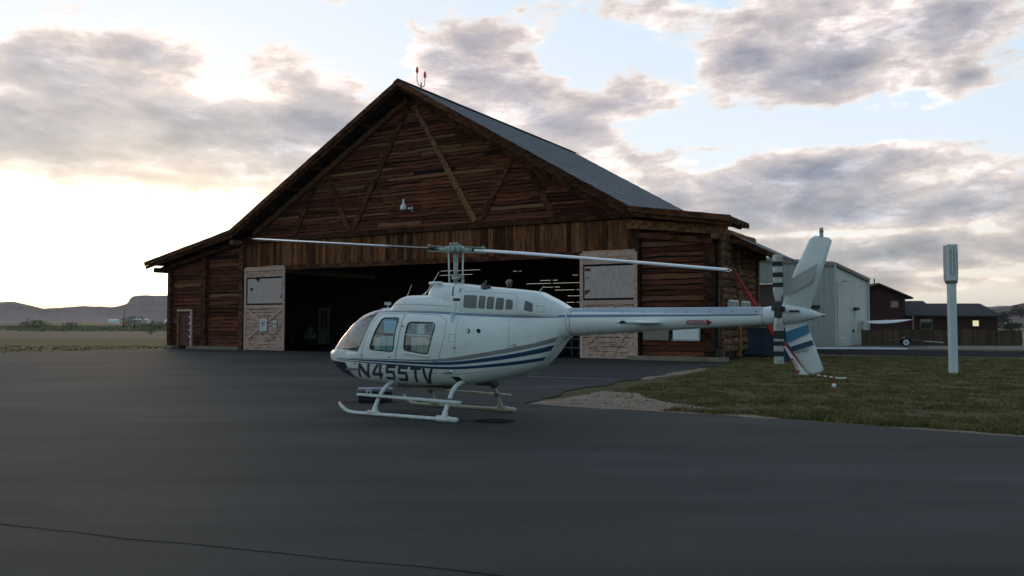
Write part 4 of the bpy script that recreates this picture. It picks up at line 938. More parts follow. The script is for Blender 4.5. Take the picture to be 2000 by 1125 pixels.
# ------------------------------------------------------------------ the helicopter
HO = (-1.0588 - math.cos(R(31.5)) * 2.70, 15.4 + math.sin(R(31.5)) * 2.70, 0)
heli = empty('helicopter', HO, R(-31.5)); tag(heli, 'white helicopter with blue and grey stripes parked on the apron in front of the hangar', 'helicopter')
EXPN = 2.6
class Loft:
    def __init__(s, st, n=2.6, cubic=True): s.T = st; s.n = n; s.c = cubic
    def par(s, x):
        T = s.T; x = min(max(x, T[0][0]), T[-1][0])
        for i in range(len(T) - 1):
            if x <= T[i + 1][0]: break
        a, b = T[i], T[i + 1]; h_ = b[0] - a[0]; t = (x - a[0]) / h_; out = []
        for k in range(1, 5):
            d = (b[k] - a[k]) / h_
            if not s.c: out.append(a[k] + (b[k] - a[k]) * t); continue
            def slope(j):
                if j == 0 or j == len(T) - 1: return d
                d0 = (T[j][k] - T[j - 1][k]) / (T[j][0] - T[j - 1][0]); d1 = (T[j + 1][k] - T[j][k]) / (T[j + 1][0] - T[j][0])
                return 0 if d0 * d1 <= 0 else 2 * d0 * d1 / (d0 + d1)
            m0, m1 = slope(i) * h_, slope(i + 1) * h_
            out.append((2 * t ** 3 - 3 * t * t + 1) * a[k] + (t ** 3 - 2 * t * t + t) * m0 + (-2 * t ** 3 + 3 * t * t) * b[k] + (t ** 3 - t * t) * m1)
        return out
    def l(s, x, z_):
        zt, zb, w_, zm = s.par(x); q = (z_ - zm) / (zt - zm) if z_ > zm else (zm - z_) / (zm - zb); q = min(abs(q), .999)
        return w_ * (1 - q ** s.n) ** (1 / s.n)
    def pt(s, x, t, off=0.0):
        zt, zb, w_, zm = s.par(x); c, q = math.cos(t), math.sin(t)
        y = (w_ + off) * math.copysign(abs(c) ** (2 / s.n), c); H_ = (zt - zm + off) if q > 0 else (zm - zb + off)
        return Vector((x, y, zm + H_ * math.copysign(abs(q) ** (2 / s.n), q)))
    def bm(s, x0=None, x1=None, ds=.06, nt=72, off=0.0, cap=True):
        x0 = s.T[0][0] if x0 is None else x0; x1 = s.T[-1][0] if x1 is None else x1
        n = max(2, int((x1 - x0) / ds)); xs = [x0 + (x1 - x0) * i / n for i in range(n + 1)]
        if x0 == s.T[0][0]: xs = sorted(set(xs + [x0 + .012, x0 + .03]))
        B_ = bmesh.new(); rg = [[B_.verts.new(s.pt(x, 2 * math.pi * (k + .5) / nt, off)) for k in range(nt)] for x in xs]
        for a, b in zip(rg, rg[1:]):
            for k in range(nt): B_.faces.new((a[k], a[(k + 1) % nt], b[(k + 1) % nt], b[k]))
        if cap: B_.faces.new(rg[0]); B_.faces.new(rg[-1])
        return B_
body = Loft([(-.39, 1.115, 1.055, .03, 1.085), (-.34, 1.155, 1.00, .14, 1.08), (-.24, 1.195, .90, .24, 1.07), (-.08, 1.235, .79, .34, 1.07), (.02, 1.40, .73, .39, 1.08), (.22, 1.60, .64, .46, 1.1), (.45, 1.79, .58, .53, 1.13), (.70, 1.93, .54, .585, 1.16), (1.0, 2.00, .51, .625, 1.2), (1.5, 2.03, .50, .66, 1.22),
             (2.2, 2.045, .515, .66, 1.25), (3.0, 2.035, .57, .62, 1.28), (3.6, 2.02, .655, .54, 1.32), (4.2, 2.0, .80, .44, 1.4), (4.55, 1.985, .93, .37, 1.47), (4.80, 1.975, 1.13, .315, 1.55), (4.95, 1.965, 1.31, .28, 1.62), (5.05, 1.96, 1.43, .26, 1.68), (5.16, 1.955, 1.49, .245, 1.715)], EXPN)
def inside(poly, x, z_):
    return inpoly(x, z_, poly)
def rounded(poly, r_=.05):
    out = []; n = len(poly)
    for i in range(n):
        p0, p, p1 = Vector(poly[i - 1]), Vector(poly[i]), Vector(poly[(i + 1) % n]); a = p + (p0 - p).normalized() * min(r_, (p0 - p).length * .4); b = p + (p1 - p).normalized() * min(r_, (p1 - p).length * .4)
        for t in (0, .33, .67, 1): out.append(tuple((a * (1 - t) ** 2 + p * 2 * t * (1 - t) + b * t * t)))
    return out
def ccw(poly): return poly if sum((poly[i - 1][0] * poly[i][1] - poly[i][0] * poly[i - 1][1]) for i in range(len(poly))) > 0 else poly[::-1]
def cut(B_, poly, side, keep):
    """keep=True: leave only what lies inside the convex outline; keep=False: punch it out. side -1 = near (left) flank"""
    poly = ccw(poly); xs = [p[0] for p in poly]; zs_ = [p[1] for p in poly]; e = .12
    if keep:
        dl_ = [f for f in B_.faces if (side and f.calc_center_median().y * side < 0) or f.calc_center_median().x < min(xs) - e or f.calc_center_median().x > max(xs) + e]
        bmesh.ops.delete(B_, geom=dl_, context='FACES')
    n = len(poly)
    for i in range(n):
        a, b = poly[i], poly[(i + 1) % n]; d = Vector((b[0] - a[0], 0, b[1] - a[1])); nr = Vector((d.z, 0, -d.x)).normalized()
        if keep: g = B_.verts[:] + B_.edges[:] + B_.faces[:]
        else:
            fs = [f for f in B_.faces if (not side or f.calc_center_median().y * side > 0) and min(v.co.x for v in f.verts) < max(xs) + .01 and max(v.co.x for v in f.verts) > min(xs) - .01 and min(v.co.z for v in f.verts) < max(zs_) + .01 and max(v.co.z for v in f.verts) > min(zs_) - .01]
            g = list({v for f in fs for v in f.verts}) + list({q for f in fs for q in f.edges}) + fs
        bmesh.ops.bisect_plane(B_, geom=g, dist=1e-5, plane_co=(a[0], 0, a[1]), plane_no=nr, clear_outer=keep, clear_inner=False)
    if not keep:
        dl_ = [f for f in B_.faces if (not side or f.calc_center_median().y * side > 0) and inside(poly, f.calc_center_median().x, f.calc_center_median().z)]
        bmesh.ops.delete(B_, geom=dl_, context='FACES')
W1 = rounded([(1.375, 1.815), (1.79, 1.815), (1.735, 1.18), (1.13, 1.215)], .07)
W2 = rounded([(2.04, 1.735), (2.63, 1.725), (2.67, 1.64), (2.54, 1.15), (1.99, 1.215)], .07)
SHLD = [(-.6, 1.245), (.80, 1.17), (1.0, 1.50), (1.15, 1.93), (1.06, 2.3), (-.6, 2.3)]
D1 = rounded([(1.24, 1.90), (1.88, 1.90), (1.87, 1.50), (1.78, 1.06), (1.74, .80), (.98, .95), (.90, 1.10)], .05)
D2 = rounded([(1.90, 1.90), (2.72, 1.855), (2.90, 1.76), (2.90, 1.5), (2.79, 1.13), (2.69, .80), (1.80, .80), (1.80, 1.06), (1.89, 1.5)], .05)
def surfpath(L_, poly, off=0.004, side=-1, closed=True, n=6):
    pts = []; m_ = len(poly)
    for i in range(m_ if closed else m_ - 1):
        a, b = Vector(poly[i]), Vector(poly[(i + 1) % m_]); k = max(1, int((b - a).length / .06))
        for j in range(k): q = a.lerp(b, j / k); pts.append(Vector((q.x, side * (L_.l(q.x, q.y) + off), q.y)))
    if closed: pts.append(pts[0].copy())
    else: q = poly[-1]; pts.append(Vector((q[0], side * (L_.l(q[0], q[1]) + off), q[1])))
    return pts
# hull shell with real window openings
B_ = body.bm(cap=True, ds=.055, nt=80)
for sd_s in (-1, 1):
    cut(B_, W1, sd_s, False); cut(B_, W2, sd_s, False)
cut(B_, SHLD, 0, False)
fus = newobj('fuselage', B_, M_white, heli, True); mdx = fus.modifiers.new('skin', 'SOLIDIFY'); mdx.thickness = .018; mdx.offset = -1
B_ = body.bm(off=-.006, cap=True); cut(B_, SHLD, 0, True); newobj('windshield', B_, M_glass, heli, True)
# windshield centre post and lower rim
bm = bmesh.new(); cp = [Vector((x, 0, body.par(x)[0] + .003)) for x in [-.06 + .06 * k for k in range(20)]]; tube(bm, cp, .014, 6); newobj('centre_post', bm, M_white, heli, True)
for s_ in (-1, 1):
    tubeobj('windshield_seal', surfpath(body, [(.02, 1.232), (.80, 1.17), (1.0, 1.50), (1.15, 1.93)], .0, s_, False), .009, M_greystripe, heli, 6)
for s_ in (-1, 1):
    for nm, poly, hole, lb in (('front_door', D1, W1, None), ('rear_door', D2, W2, None)):
        tubeobj('door_seam', surfpath(body, poly, -.001, s_), .0045, M_seam, heli, 5)
        B_ = body.bm(off=-.008, cap=False); cut(B_, hole, s_, True); wn = newobj('cabin_window', B_, M_glass, heli, True)
        tubeobj('window_seal', surfpath(body, hole, .001, s_), .010, M_seal, wn, 8)
# raised sill under rear window, mid bars in windows
for s_ in (-1, 1):
    tubeobj('window_sill', surfpath(body, [(1.98, 1.165), (2.10, 1.15), (2.56, 1.105)], .008, s_, False), .013, M_white, heli, 6)
    tubeobj('window_bar', surfpath(body, [(1.26, 1.52), (1.77, 1.50)], -.006, s_, False), .007, M_seal, heli, 6)
    tubeobj('window_bar', surfpath(body, [(2.02, 1.50), (2.63, 1.475)], -.004, s_, False), .011, M_whitep, heli, 6)
# generic flat print that follows the hull
def patchgrid(L_, quads, off=.003, side=-1, nu=6, nv=4):
    bm = bmesh.new()
    for q in quads:
        a, b, c_, d_ = [Vector(p) for p in q]; g = []
        for i in range(nu + 1):
            r0 = a.lerp(b, i / nu); r1 = d_.lerp(c_, i / nu); g.append([])
            for j in range(nv + 1): p = r0.lerp(r1, j / nv); g[-1].append(bm.verts.new((p.x, side * (L_.l(p.x, p.y) + off), p.y)))
        for i in range(nu):
            for j in range(nv): bm.faces.new((g[i][j], g[i + 1][j], g[i + 1][j + 1], g[i][j + 1]))
    return bm
def band(L_, topc, botc, off=.003, side=-1):
    q = [(topc[i], topc[i + 1], botc[i + 1], botc[i]) for i in range(len(topc) - 1)]
    bm = bmesh.new(); xs = sorted({p[0] for p in topc}); lo, hi = max(topc[0][0], botc[0][0]), None
    def ev(c_, x):
        for (x0, z0), (x1, z1) in zip(c_, c_[1:]):
            if x0 <= x <= x1: return z0 + (z1 - z0) * (x - x0) / (x1 - x0)
        return c_[-1][1] if x > c_[-1][0] else c_[0][1]
    x0, x1, x1b = topc[0][0], topc[-1][0], botc[-1][0]; n = int((x1 - x0) / .05) + 1; g = []
    for i in range(n + 1):
        t = i / n; xt = x0 + (x1 - x0) * t; xb = botc[0][0] + (x1b - botc[0][0]) * t; a = Vector((xt, ev(topc, xt))); b = Vector((xb, ev(botc, xb))); g.append([])
        for j in range(4): p = a.lerp(b, j / 3); g[-1].append(bm.verts.new((p.x, side * (L_.l(p.x, p.y) + off), p.y)))
    for i in range(n):
        for j in range(3): bm.faces.new((g[i][j], g[i + 1][j], g[i + 1][j + 1], g[i][j + 1]))
    return bm
def S_(c_): return smooth2(c_)
def smooth2(c_):
    p = smoothpath([(x, 0, z_) for x, z_ in c_], 5); return [(q.x, q.z) for q in p]
GT = smooth2([(.6, 1.035), (1.74, 1.043), (2.45, 1.052), (2.85, 1.075), (3.29, 1.135), (3.83, 1.225), (4.3, 1.31), (4.71, 1.40), (5.05, 1.50)])
GB = smooth2([(.6, 1.028), (1.73, 1.020), (2.45, 1.018), (2.85, 1.028), (3.28, 1.065), (3.83, 1.150), (4.3, 1.235), (4.71, 1.325), (5.05, 1.425)])
B1T = smooth2([(.1, 1.02), (.6, 1.018), (1.73, 1.010), (2.45, 1.004), (2.85, 1.014), (3.28, 1.046), (3.82, 1.12), (4.3, 1.20), (4.70, 1.285), (4.97, 1.355)])
B1B = smooth2([(.1, 1.008), (.6, .998), (1.73, .972), (2.45, .960), (2.85, .960), (3.27, .988), (3.82, 1.05), (4.3, 1.125), (4.69, 1.20), (4.89, 1.255)])
B2T = smooth2([(.1, .993), (.6, .98), (1.73, .952), (2.45, .932), (2.85, .928), (3.27, .945), (3.82, 1.00), (4.3, 1.06), (4.68, 1.12), (4.80, 1.145)])
B2B = smooth2([(.1, .985), (.6, .965), (1.73, .925), (2.45, .893), (2.85, .885), (3.27, .898), (3.82, .945), (4.3, 1.0), (4.64, 1.058), (4.73, 1.075)])
for s_ in (-1, 1):
    newobj('grey_stripe', band(body, GT, GB, .0025, s_), M_greystripe, heli, True)
    newobj('blue_stripe', band(body, B1T, B1B, .0025, s_), M_blue, heli, True); newobj('blue_stripe', band(body, B2T, B2B, .0025, s_), M_blue, heli, True)
    UT = smooth2([(.98, 1.945), (1.3, 1.965), (1.86, 1.958), (2.71, 1.925), (3.18, 1.90), (3.76, 1.872), (4.44, 1.855), (5.14, 1.86)])
    UB = smooth2([(1.06, 1.90), (1.3, 1.925), (1.86, 1.918), (2.71, 1.882), (3.18, 1.855), (3.76, 1.828), (4.44, 1.808), (5.14, 1.812)])
    newobj('roof_stripe', band(body, UT, UB, .0025, s_), M_steel, heli, True)
# chin window
B_ = body.bm(off=.004, cap=True); cut(B_, [(-.5, .985), (.40, .945), (.56, .66), (.56, .4), (-.5, .4)], 0, True); newobj('chin_window', B_, M_chin, heli, True)
# registration, block italic strokes on the lower flank
def glyph(ch, x0, zt, zb, w_, sh=.12, t=.055):
    """strokes as quads in (s,z): u across 0..1, v up 0..1"""
    tw = t / w_; th_ = t / (zt - zb); P = lambda u, v: (x0 + u * w_ + sh * (v - .5), zb + (zt - zb) * v)
    q = lambda *a: tuple(P(*p) for p in a); ver = lambda u, v0=0, v1=1: q((u, v0), (u + tw, v0), (u + tw, v1), (u, v1)); hor = lambda v, u0=0, u1=1: q((u0, v), (u1, v), (u1, v + th_), (u0, v + th_))
    if ch == 'N': return [ver(0), ver(1 - tw), q((tw, 1), (tw * 1.0, .62), (1 - tw, 0), (1 - tw, .38))]
    if ch == '4': return [ver(1 - tw * 1.7), hor(.22), q((0, .22 + th_), (tw * 1.2, .22 + th_), (1 - tw * 1.7, 1), (1 - tw * 2.9, 1))]
    if ch == '5': return [hor(1 - th_), ver(0, .55, 1 - th_), hor(.55 - th_ * .5, 0, .9), ver(1 - tw, .10, .52), hor(0, .1, .9), ver(0, .08, .22)]
    if ch == 'T': return [hor(1 - th_), ver(.5 - tw / 2, 0, 1 - th_)]
    if ch == 'V': return [q((.5 - tw * .65, 0), (.5 + tw * .35, 0), (tw, 1), (0, 1)), q((.5 - tw * .35, 0), (.5 + tw * .65, 0), (1, 1), (1 - tw, 1))]
X0 = .83; ws = {'N': .33, '4': .25, '5': .25, 'T': .24, 'V': .30}
gx = [(.84, 'N', .34, .925, .665), (1.22, '4', .28, .92, .655), (1.53, '5', .25, .915, .645), (1.84, '5', .25, .905, .635), (2.13, 'T', .25, .895, .62), (2.36, 'V', .28, .885, .605)]
gx = [(.77, 'N', .31, .93, .672), (1.155, '4', .28, .922, .66), (1.50, '5', .23, .916, .65), (1.79, '5', .23, .908, .638), (2.07, 'T', .25, .898, .622), (2.33, 'V', .25, .885, .605)]
for s_ in (-1,):
    for (x, ch, w_, zt, zb) in gx:
        qs = glyph(ch, x, zt + .012, zb - .012, w_, .11, .060); newobj('registration_letter', patchgrid(body, qs, .0035, s_, 3, 8), M_letter, heli, True)
# panel seams, hatches, ports
def seam(L_, pts, parent=heli, r_=.0035, side=-1, off=0.0): return tubeobj('panel_seam', surfpath(L_, pts, off - .001, side, False), r_, M_seam, parent, 5)
for s_ in (-1, 1):
    seam(body, [(3.13, 1.85), (3.12, 1.37), (3.07, .78)], side=s_); seam(body, [(4.14, 1.80), (4.15, 1.35), (4.12, .87)], side=s_); seam(body, [(2.79, 1.13), (3.07, .90)], side=s_) if False else None
    seam(body, [(2.98, 1.51), (3.12, 1.51), (3.12, 1.385), (2.98, 1.385), (2.98, 1.51)], side=s_); seam(body, [(3.07, .80), (3.6, .86), (4.12, .93)], side=s_); seam(body, [(4.15, 1.33), (4.4, 1.31), (5.0, 1.46)], side=s_)
for (x, z_, m_) in ((3.36, 1.575, M_seam), (3.57, 1.575, M_seal)):
    bm = bmesh.new(); l_ = body.l(x, z_); tube(bm, [(x, -l_ + .01, z_), (x, -l_ - .006, z_)], .042 if m_ is M_seal else .045, 16); newobj('drain_port', bm, M_seal, heli)
    if m_ is M_seam: bm = bmesh.new(); tube(bm, [(x - .012, -l_ - .006, z_ + .006), (x - .012, -l_ - .009, z_ + .006)], .036, 16); newobj('port_cover', bm, M_white, heli)
for (x, z_) in ((1.93, 1.66), (2.69, 1.02), (1.65, 1.08), (.93, 1.10), (3.11, 1.28), (4.25, 1.345), (4.62, 1.36), (4.25, 1.31), (.72, .93)):
    bm = bmesh.new(); l_ = body.l(x, z_); bx(bm, x - .028, x + .028, -l_ - .012, -l_ + .004, z_ - .009, z_ + .009); newobj('latch', bm, M_metal if x > 4 else M_seam, heli)
# upper cowling ----------------------------------------------------------
cow1 = Loft([(1.20, 1.99, 1.80, .10, 1.9), (1.32, 2.05, 1.80, .26, 1.9), (1.45, 2.14, 1.80, .34, 1.92), (1.58, 2.215, 1.80, .385, 1.94), (1.75, 2.25, 1.80, .41, 1.95), (2.3, 2.25, 1.80, .425, 1.95), (3.0, 2.25, 1.80, .425, 1.95)], 3.0)
cow2 = Loft([(2.22, 2.27, 1.80, .26, 1.95), (2.30, 2.46, 1.80, .31, 1.95), (2.60, 2.47, 1.80, .38, 1.95), (2.95, 2.445, 1.80, .41, 1.95), (3.35, 2.40, 1.80, .42, 1.95), (4.0, 2.335, 1.80, .40, 1.94), (4.35, 2.295, 1.80, .37, 1.93), (4.52, 2.27, 1.80, .35, 1.92), (4.68, 2.20, 1.79, .32, 1.91), (4.9, 2.10, 1.77, .27, 1.89), (5.1, 1.99, 1.75, .21, 1.86), (5.2, 1.95, 1.73, .17, 1.84)], 3.4)
cwl = newobj('forward_fairing', cow1.bm(ds=.05, nt=64), M_white, heli, True)
c2 = newobj('engine_cowling', cow2.bm(ds=.05, nt=64), M_white, heli, True)
# intake lip
bm = bmesh.new(); tube(bm, smoothpath([(2.62, -.30, 2.455), (2.34, -.28, 2.46), (2.25, -.16, 2.465), (2.22, 0, 2.465), (2.25, .16, 2.465), (2.34, .28, 2.46), (2.62, .30, 2.455)], 6), [.01] + [.032] * 35 + [.01], 8); newobj('intake_lip', bm, M_white, c2, True)
def cowlpatch(poly, m_, nm, off=.003, rim=True, s_=-1):
    q = patchgrid(cow2, [tuple(poly)], off, s_, 5, 5); o = newobj(nm, q, m_, c2, True)
    if rim: tubeobj('grille_rim', surfpath(cow2, rounded(poly, .03), off, s_), .005, M_seam, o, 5)
for s_ in (-1, 1):
    cowlpatch([(3.18, 2.22), (3.455, 2.21), (3.45, 1.985), (3.17, 2.00)], M_grille, 'intake_grille', s_=s_)
    cowlpatch([(3.51, 2.205), (3.64, 2.19), (3.62, 1.975), (3.49, 1.985)], M_grille, 'intake_grille', s_=s_); cowlpatch([(3.685, 2.185), (3.82, 2.175), (3.80, 1.965), (3.665, 1.975)], M_grille, 'intake_grille', s_=s_)
    cowlpatch([(3.87, 2.165), (4.02, 2.15), (4.0, 1.955), (3.85, 1.96)], M_grille, 'intake_grille', s_=s_); cowlpatch([(4.07, 2.135), (4.19, 2.11), (4.18, 1.96), (4.05, 1.96)], M_grille, 'intake_grille', s_=s_)
    cowlpatch([(4.43, 2.11), (4.57, 2.05), (4.56, 1.91), (4.41, 1.945)], M_seam, 'side_vent', s_=s_)
    cowlpatch([(2.86, 2.43), (2.885, 2.43), (2.935, 2.20), (2.90, 2.22)], M_seal, 'intake_slot', rim=False, s_=s_); cowlpatch([(2.93, 2.170), (3.085, 2.165), (3.085, 2.115), (2.93, 2.12)], M_seal, 'vent_slot', rim=False, s_=s_); cowlpatch([(3.05, 2.35), (3.075, 2.35), (3.075, 2.275), (3.05, 2.275)], M_seal, 'vent_slot', rim=False, s_=s_)
    for P_ in ([(3.12, 2.40), (3.11, 2.0), (3.10, 1.93)], [(2.74, 2.44), (2.74, 2.21), (2.72, 2.03)], [(4.26, 2.25), (4.27, 2.1), (4.25, 1.93)], [(3.14, 2.30), (3.6, 2.27), (4.24, 2.22)], [(4.63, 2.02), (4.77, 2.0), (4.77, 1.91), (4.63, 1.91), (4.63, 2.02)]): tubeobj('panel_seam', surfpath(cow2, P_, -.001, s_, False), .0035, M_seam, c2, 5)
    tubeobj('panel_seam', surfpath(cow1, [(1.40, 2.06), (1.8, 2.075), (2.25, 2.06), (2.9, 2.02)], -.001, s_, False), .004, M_seam, cwl, 5)
# exhaust stacks
for s_, xo in ((1, 3.72),):
    bm = bmesh.new(); tube(bm, smoothpath([(xo + .10, s_ * .10, 2.36), (xo + .08, s_ * .13, 2.42), (xo + .01, s_ * .20, 2.46), (xo + .0, s_ * .30, 2.475)], 5), [.04] * 8 + [.045] * 4 + [.05] * 4, 14, cap=False); ex = newobj('exhaust_stack', bm, M_exh, heli, True); m3 = ex.modifiers.new('t', 'SOLIDIFY'); m3.thickness = .006
    
# near dark stack profile
bm = bmesh.new(); pts = smoothpath([(3.52, -.19, 2.49), (3.49, -.23, 2.40), (3.50, -.27, 2.335), (3.56, -.28, 2.325), (3.64, -.24, 2.365)], 5); tube(bm, pts, [.012 + .035 * min(1, k / 6) for k in range(len(pts))], 10); newobj('exhaust_stack', bm, M_exh, heli, True)
# antennas
tubeobj('antenna', [(1.46, 0, 2.08), (1.65, 0, 2.46)], [.010, .005], M_metal, heli, 6); tubeobj('antenna', [(1.93, 0, 2.24), (2.03, 0, 2.32), (2.31, 0, 2.69)], [.022, .010, .005], M_whitep, heli, 6); tubeobj('antenna', [(4.49, 0, 2.25), (4.60, 0, 2.37)], [.014, .006], M_metal, heli, 6)
tubeobj('antenna', [(1.26, 0, 1.99), (1.25, 0, 2.07)], .007, M_seal, heli, 6)
bm = bmesh.new(); tube(bm, [(1.10, -.05, 2.0), (1.09, -.05, 2.07)], .012, 6); bx(bm, 1.02, 1.16, -.07, -.03, 2.07, 2.13); newobj('air_probe', bm, M_metal, heli)
# tail boom ---------------------------------------------------------------
boom = Loft([(5.12, 1.955, 1.49, .235, 1.72), (6.0, 1.945, 1.545, .205, 1.745), (7.2, 1.93, 1.62, .165, 1.775), (8.40, 1.958, 1.69, .125, 1.81), (8.62, 1.985, 1.70, .125, 1.84), (8.78, 1.99, 1.71, .125, 1.85), (8.95, 1.965, 1.735, .11, 1.85), (9.10, 1.92, 1.765, .085, 1.845), (9.22, 1.87, 1.80, .045, 1.835), (9.27, 1.85, 1.82, .015, 1.835)], 2.2)
bo = newobj('tail_boom', boom.bm(ds=.08, nt=48), M_white, heli, True)
bm = bmesh.new(); seg = [(5.14, 1.975, .135), (6.5, 1.972, .12), (8.40, 1.965, .095)]; rg = []
for x, zt, hw in seg: rg.append([bm.verts.new((x, y, z_)) for y, z_ in ((-hw - .025, zt - .11), (-hw, zt - .012), (-hw + .02, zt), (hw - .02, zt), (hw, zt - .012), (hw + .025, zt - .11))])
for a, b in zip(rg, rg[1:]):
    for k in range(6): bm.faces.new((a[k], a[(k + 1) % 6], b[(k + 1) % 6], b[k]))
bm.faces.new(rg[0]); bm.faces.new(rg[-1]); dsc = newobj('drive_shaft_cover', bm, mat('painted_sky_sheen', (.42, .49, .56), .3, var=.05, coat=.3), bo)  # blue-grey of the cover is sky reflection put into its colour
for k in range(9):
    x = 5.45 + k * .36; bm = bmesh.new(); hw = .145 - (x - 5.14) / 3.26 * .035; tube(bm, [(x, -hw - .01, 1.895), (x, -hw + .02, 1.895)], .009, 8); newobj('fastener', bm, M_black, dsc)
for s_ in (-1, 1):
    BT = [(5.14, 1.862), (6.5, 1.862), (8.3, 1.857), (8.44, 1.852)]; BB = [(5.14, 1.814), (6.5, 1.82), (8.3, 1.83), (8.44, 1.846)]
    newobj('boom_stripe', band(boom, BT, BB, .003, s_), M_steel, bo, True)
tubeobj('boom_joint', [boom.pt(5.22, 2 * math.pi * k / 40, .001) for k in range(41)], .004, M_seam, bo, 5)
tubeobj('boom_joint', [boom.pt(8.42, 2 * math.pi * k / 40, .001) for k in range(41)], .004, M_seam, bo, 5)
tubeobj('access_cover', surfpath(boom, rounded([(8.80, 1.915), (8.97, 1.915), (8.97, 1.865), (8.80, 1.865)], .03), .003), .009, M_whitep, bo, 6); newobj('access_glass', patchgrid(boom, [((8.81, 1.913), (8.96, 1.912), (8.96, 1.868), (8.81, 1.868))], .002), M_black, bo)
tubeobj('tail_light', [(9.26, 0, 1.835), (9.31, 0, 1.83)], [.025, .018], M_metal, bo, 8)
# DANGER arrow
newobj('arrow_border', patchgrid(boom, [((7.235, 1.780), (7.585, 1.780), (7.585, 1.680), (7.235, 1.680)), ((7.57, 1.797), (7.685, 1.731), (7.685, 1.729), (7.57, 1.663))], .003), M_whitep, bo)
newobj('danger_arrow', patchgrid(boom, [((7.25, 1.765), (7.58, 1.765), (7.58, 1.695), (7.25, 1.695)), ((7.58, 1.78), (7.66, 1.731), (7.66, 1.729), (7.58, 1.68))], .006), M_redp, bo)
tx = textobj('danger_lettering', 'DANGER', .080, M_whitep, bo, Matrix.Translation((7.418, 0, 1.730)) @ Matrix.Rotation(R(90), 4, 'X'), extr=0.0, bold=False, sx=1.04)
for v in tx.data.vertices: v.co.y = -(boom.l(v.co.x, v.co.z) + .0135)
# horizontal stabiliser ---------------------------------------------------
def wing(name, secs, m_, parent, thick=.12):
    """secs: list of (LE Vector, TE Vector, thickness, up Vector)"""
    prof = [(0, 0), (.03, .55), (.12, .9), (.3, 1.0), (.6, .7), (.85, .3), (1, .05), (1, -.05), (.85, -.25), (.6, -.5), (.3, -.7), (.12, -.6), (.03, -.35)]
    bm = bmesh.new(); rg = []
    for le, te, th_, up in secs: le, te, up = Vector(le), Vector(te), Vector(up); rg.append([bm.verts.new(le.lerp(te, u) + up * v * th_ / 2) for u, v in prof])
    n = len(prof)
    for a, b in zip(rg, rg[1:]):
        for k in range(n): bm.faces.new((a[k], a[(k + 1) % n], b[(k + 1) % n], b[k]))
    bm.faces.new(rg[0]); bm.faces.new(rg[-1]); o = newobj(name, bm, m_, parent, True)
    try: o.data.shade_auto_smooth if False else None
    except Exception: pass
    return o
stb = wing('stabiliser', [((6.40, -.96, 1.745), (6.84, -.96, 1.725), .085, (0, 0, -1)), ((6.40, -.1, 1.745), (6.84, -.1, 1.725), .085, (0, 0, -1)), ((6.40, .96, 1.745), (6.84, .96, 1.725), .085, (0, 0, -1))], M_white, heli)
bm = bmesh.new(); tube(bm, [(6.52, -.955, 1.735), (6.52, -.97, 1.735)], .030, 14); 
for v in bm.verts: v.co.x = 6.52 + (v.co.x - 6.52) * 1.7; v.co.z = 1.735 + (v.co.z - 1.735) * .8
newobj('lightening_hole', bm, M_black, stb)
# fins -----------------------------------------------------------------------
uf = wing('upper_fin', [((8.66, .02, 1.93), (9.08, .02, 1.90), .07, (0, 1, 0)), ((8.87, .02, 2.50), (9.26, .02, 2.46), .06, (0, 1, 0)), ((9.09, .02, 2.96), (9.405, .02, 2.92), .05, (0, 1, 0)), ((9.17, .02, 3.01), (9.36, .02, 2.97), .03, (0, 1, 0))], M_white, heli)
FINL = [((8.70, .02, 1.75), (9.02, .02, 1.76)), ((8.72, .02, 1.42), (9.13, .02, 1.44)), ((8.90, .02, .985), (9.265, .02, 1.05))]
lf = wing('lower_fin', [((8.70, .02, 1.75), (9.02, .02, 1.76), .07, (0, 1, 0)), ((8.76, .02, 1.42), (9.13, .02, 1.44), .06, (0, 1, 0)), ((9.02, .02, .985), (9.265, .02, 1.04), .045, (0, 1, 0)), ((9.08, .02, .975), (9.20, .02, .99), .02, (0, 1, 0))], M_white, heli)
newobj('reflection_band', patchgrid(Loft([(8, 4, 0, .05, 2), (10, 4, 0, .05, 2)], 9), [((8.80, 2.36), (9.22, 2.60), (9.12, 2.32), (8.72, 2.10))], .0), mat('painted_reflection_grey', (.36, .38, .37), .25, var=.05, coat=.4), uf)  # grey reflection on the fin, painted as a flat patch
box('fin_beacon', 9.235, 9.285, .0, .04, 2.99, 3.05, M_metal, uf); tubeobj('beacon_lens', [(9.26, .02, 3.05), (9.26, .02, 3.12)], [.032, .026], mat('amber_lens', (.45, .33, .22), .3, var=.1), uf, 10)
def finquad(nm, q, m_, y=-.026, th_=.004, parent=lf):
    bm = bmesh.new(); a = [bm.verts.new((x, y, z_)) for x, z_ in q]; b = [bm.verts.new((x, y + th_, z_)) for x, z_ in q]; bm.faces.new(a); bm.faces.new(b)
    n = len(q)
    for i in range(n): bm.faces.new((a[i], a[(i + 1) % n], b[(i + 1) % n], b[i]))
    return newobj(nm, bm, m_, parent)
finquad('blue_band', [(8.74, 1.59), (8.99, 1.68), (8.99, 1.545), (8.75, 1.42)], M_blue2); finquad('blue_band', [(8.99, 1.68), (9.055, 1.70), (9.085, 1.585), (8.99, 1.545)], M_blue2, y=-.0245)
finquad('blue_band', [(8.77, 1.355), (9.115, 1.475), (9.14, 1.405), (8.80, 1.285)], M_blue)
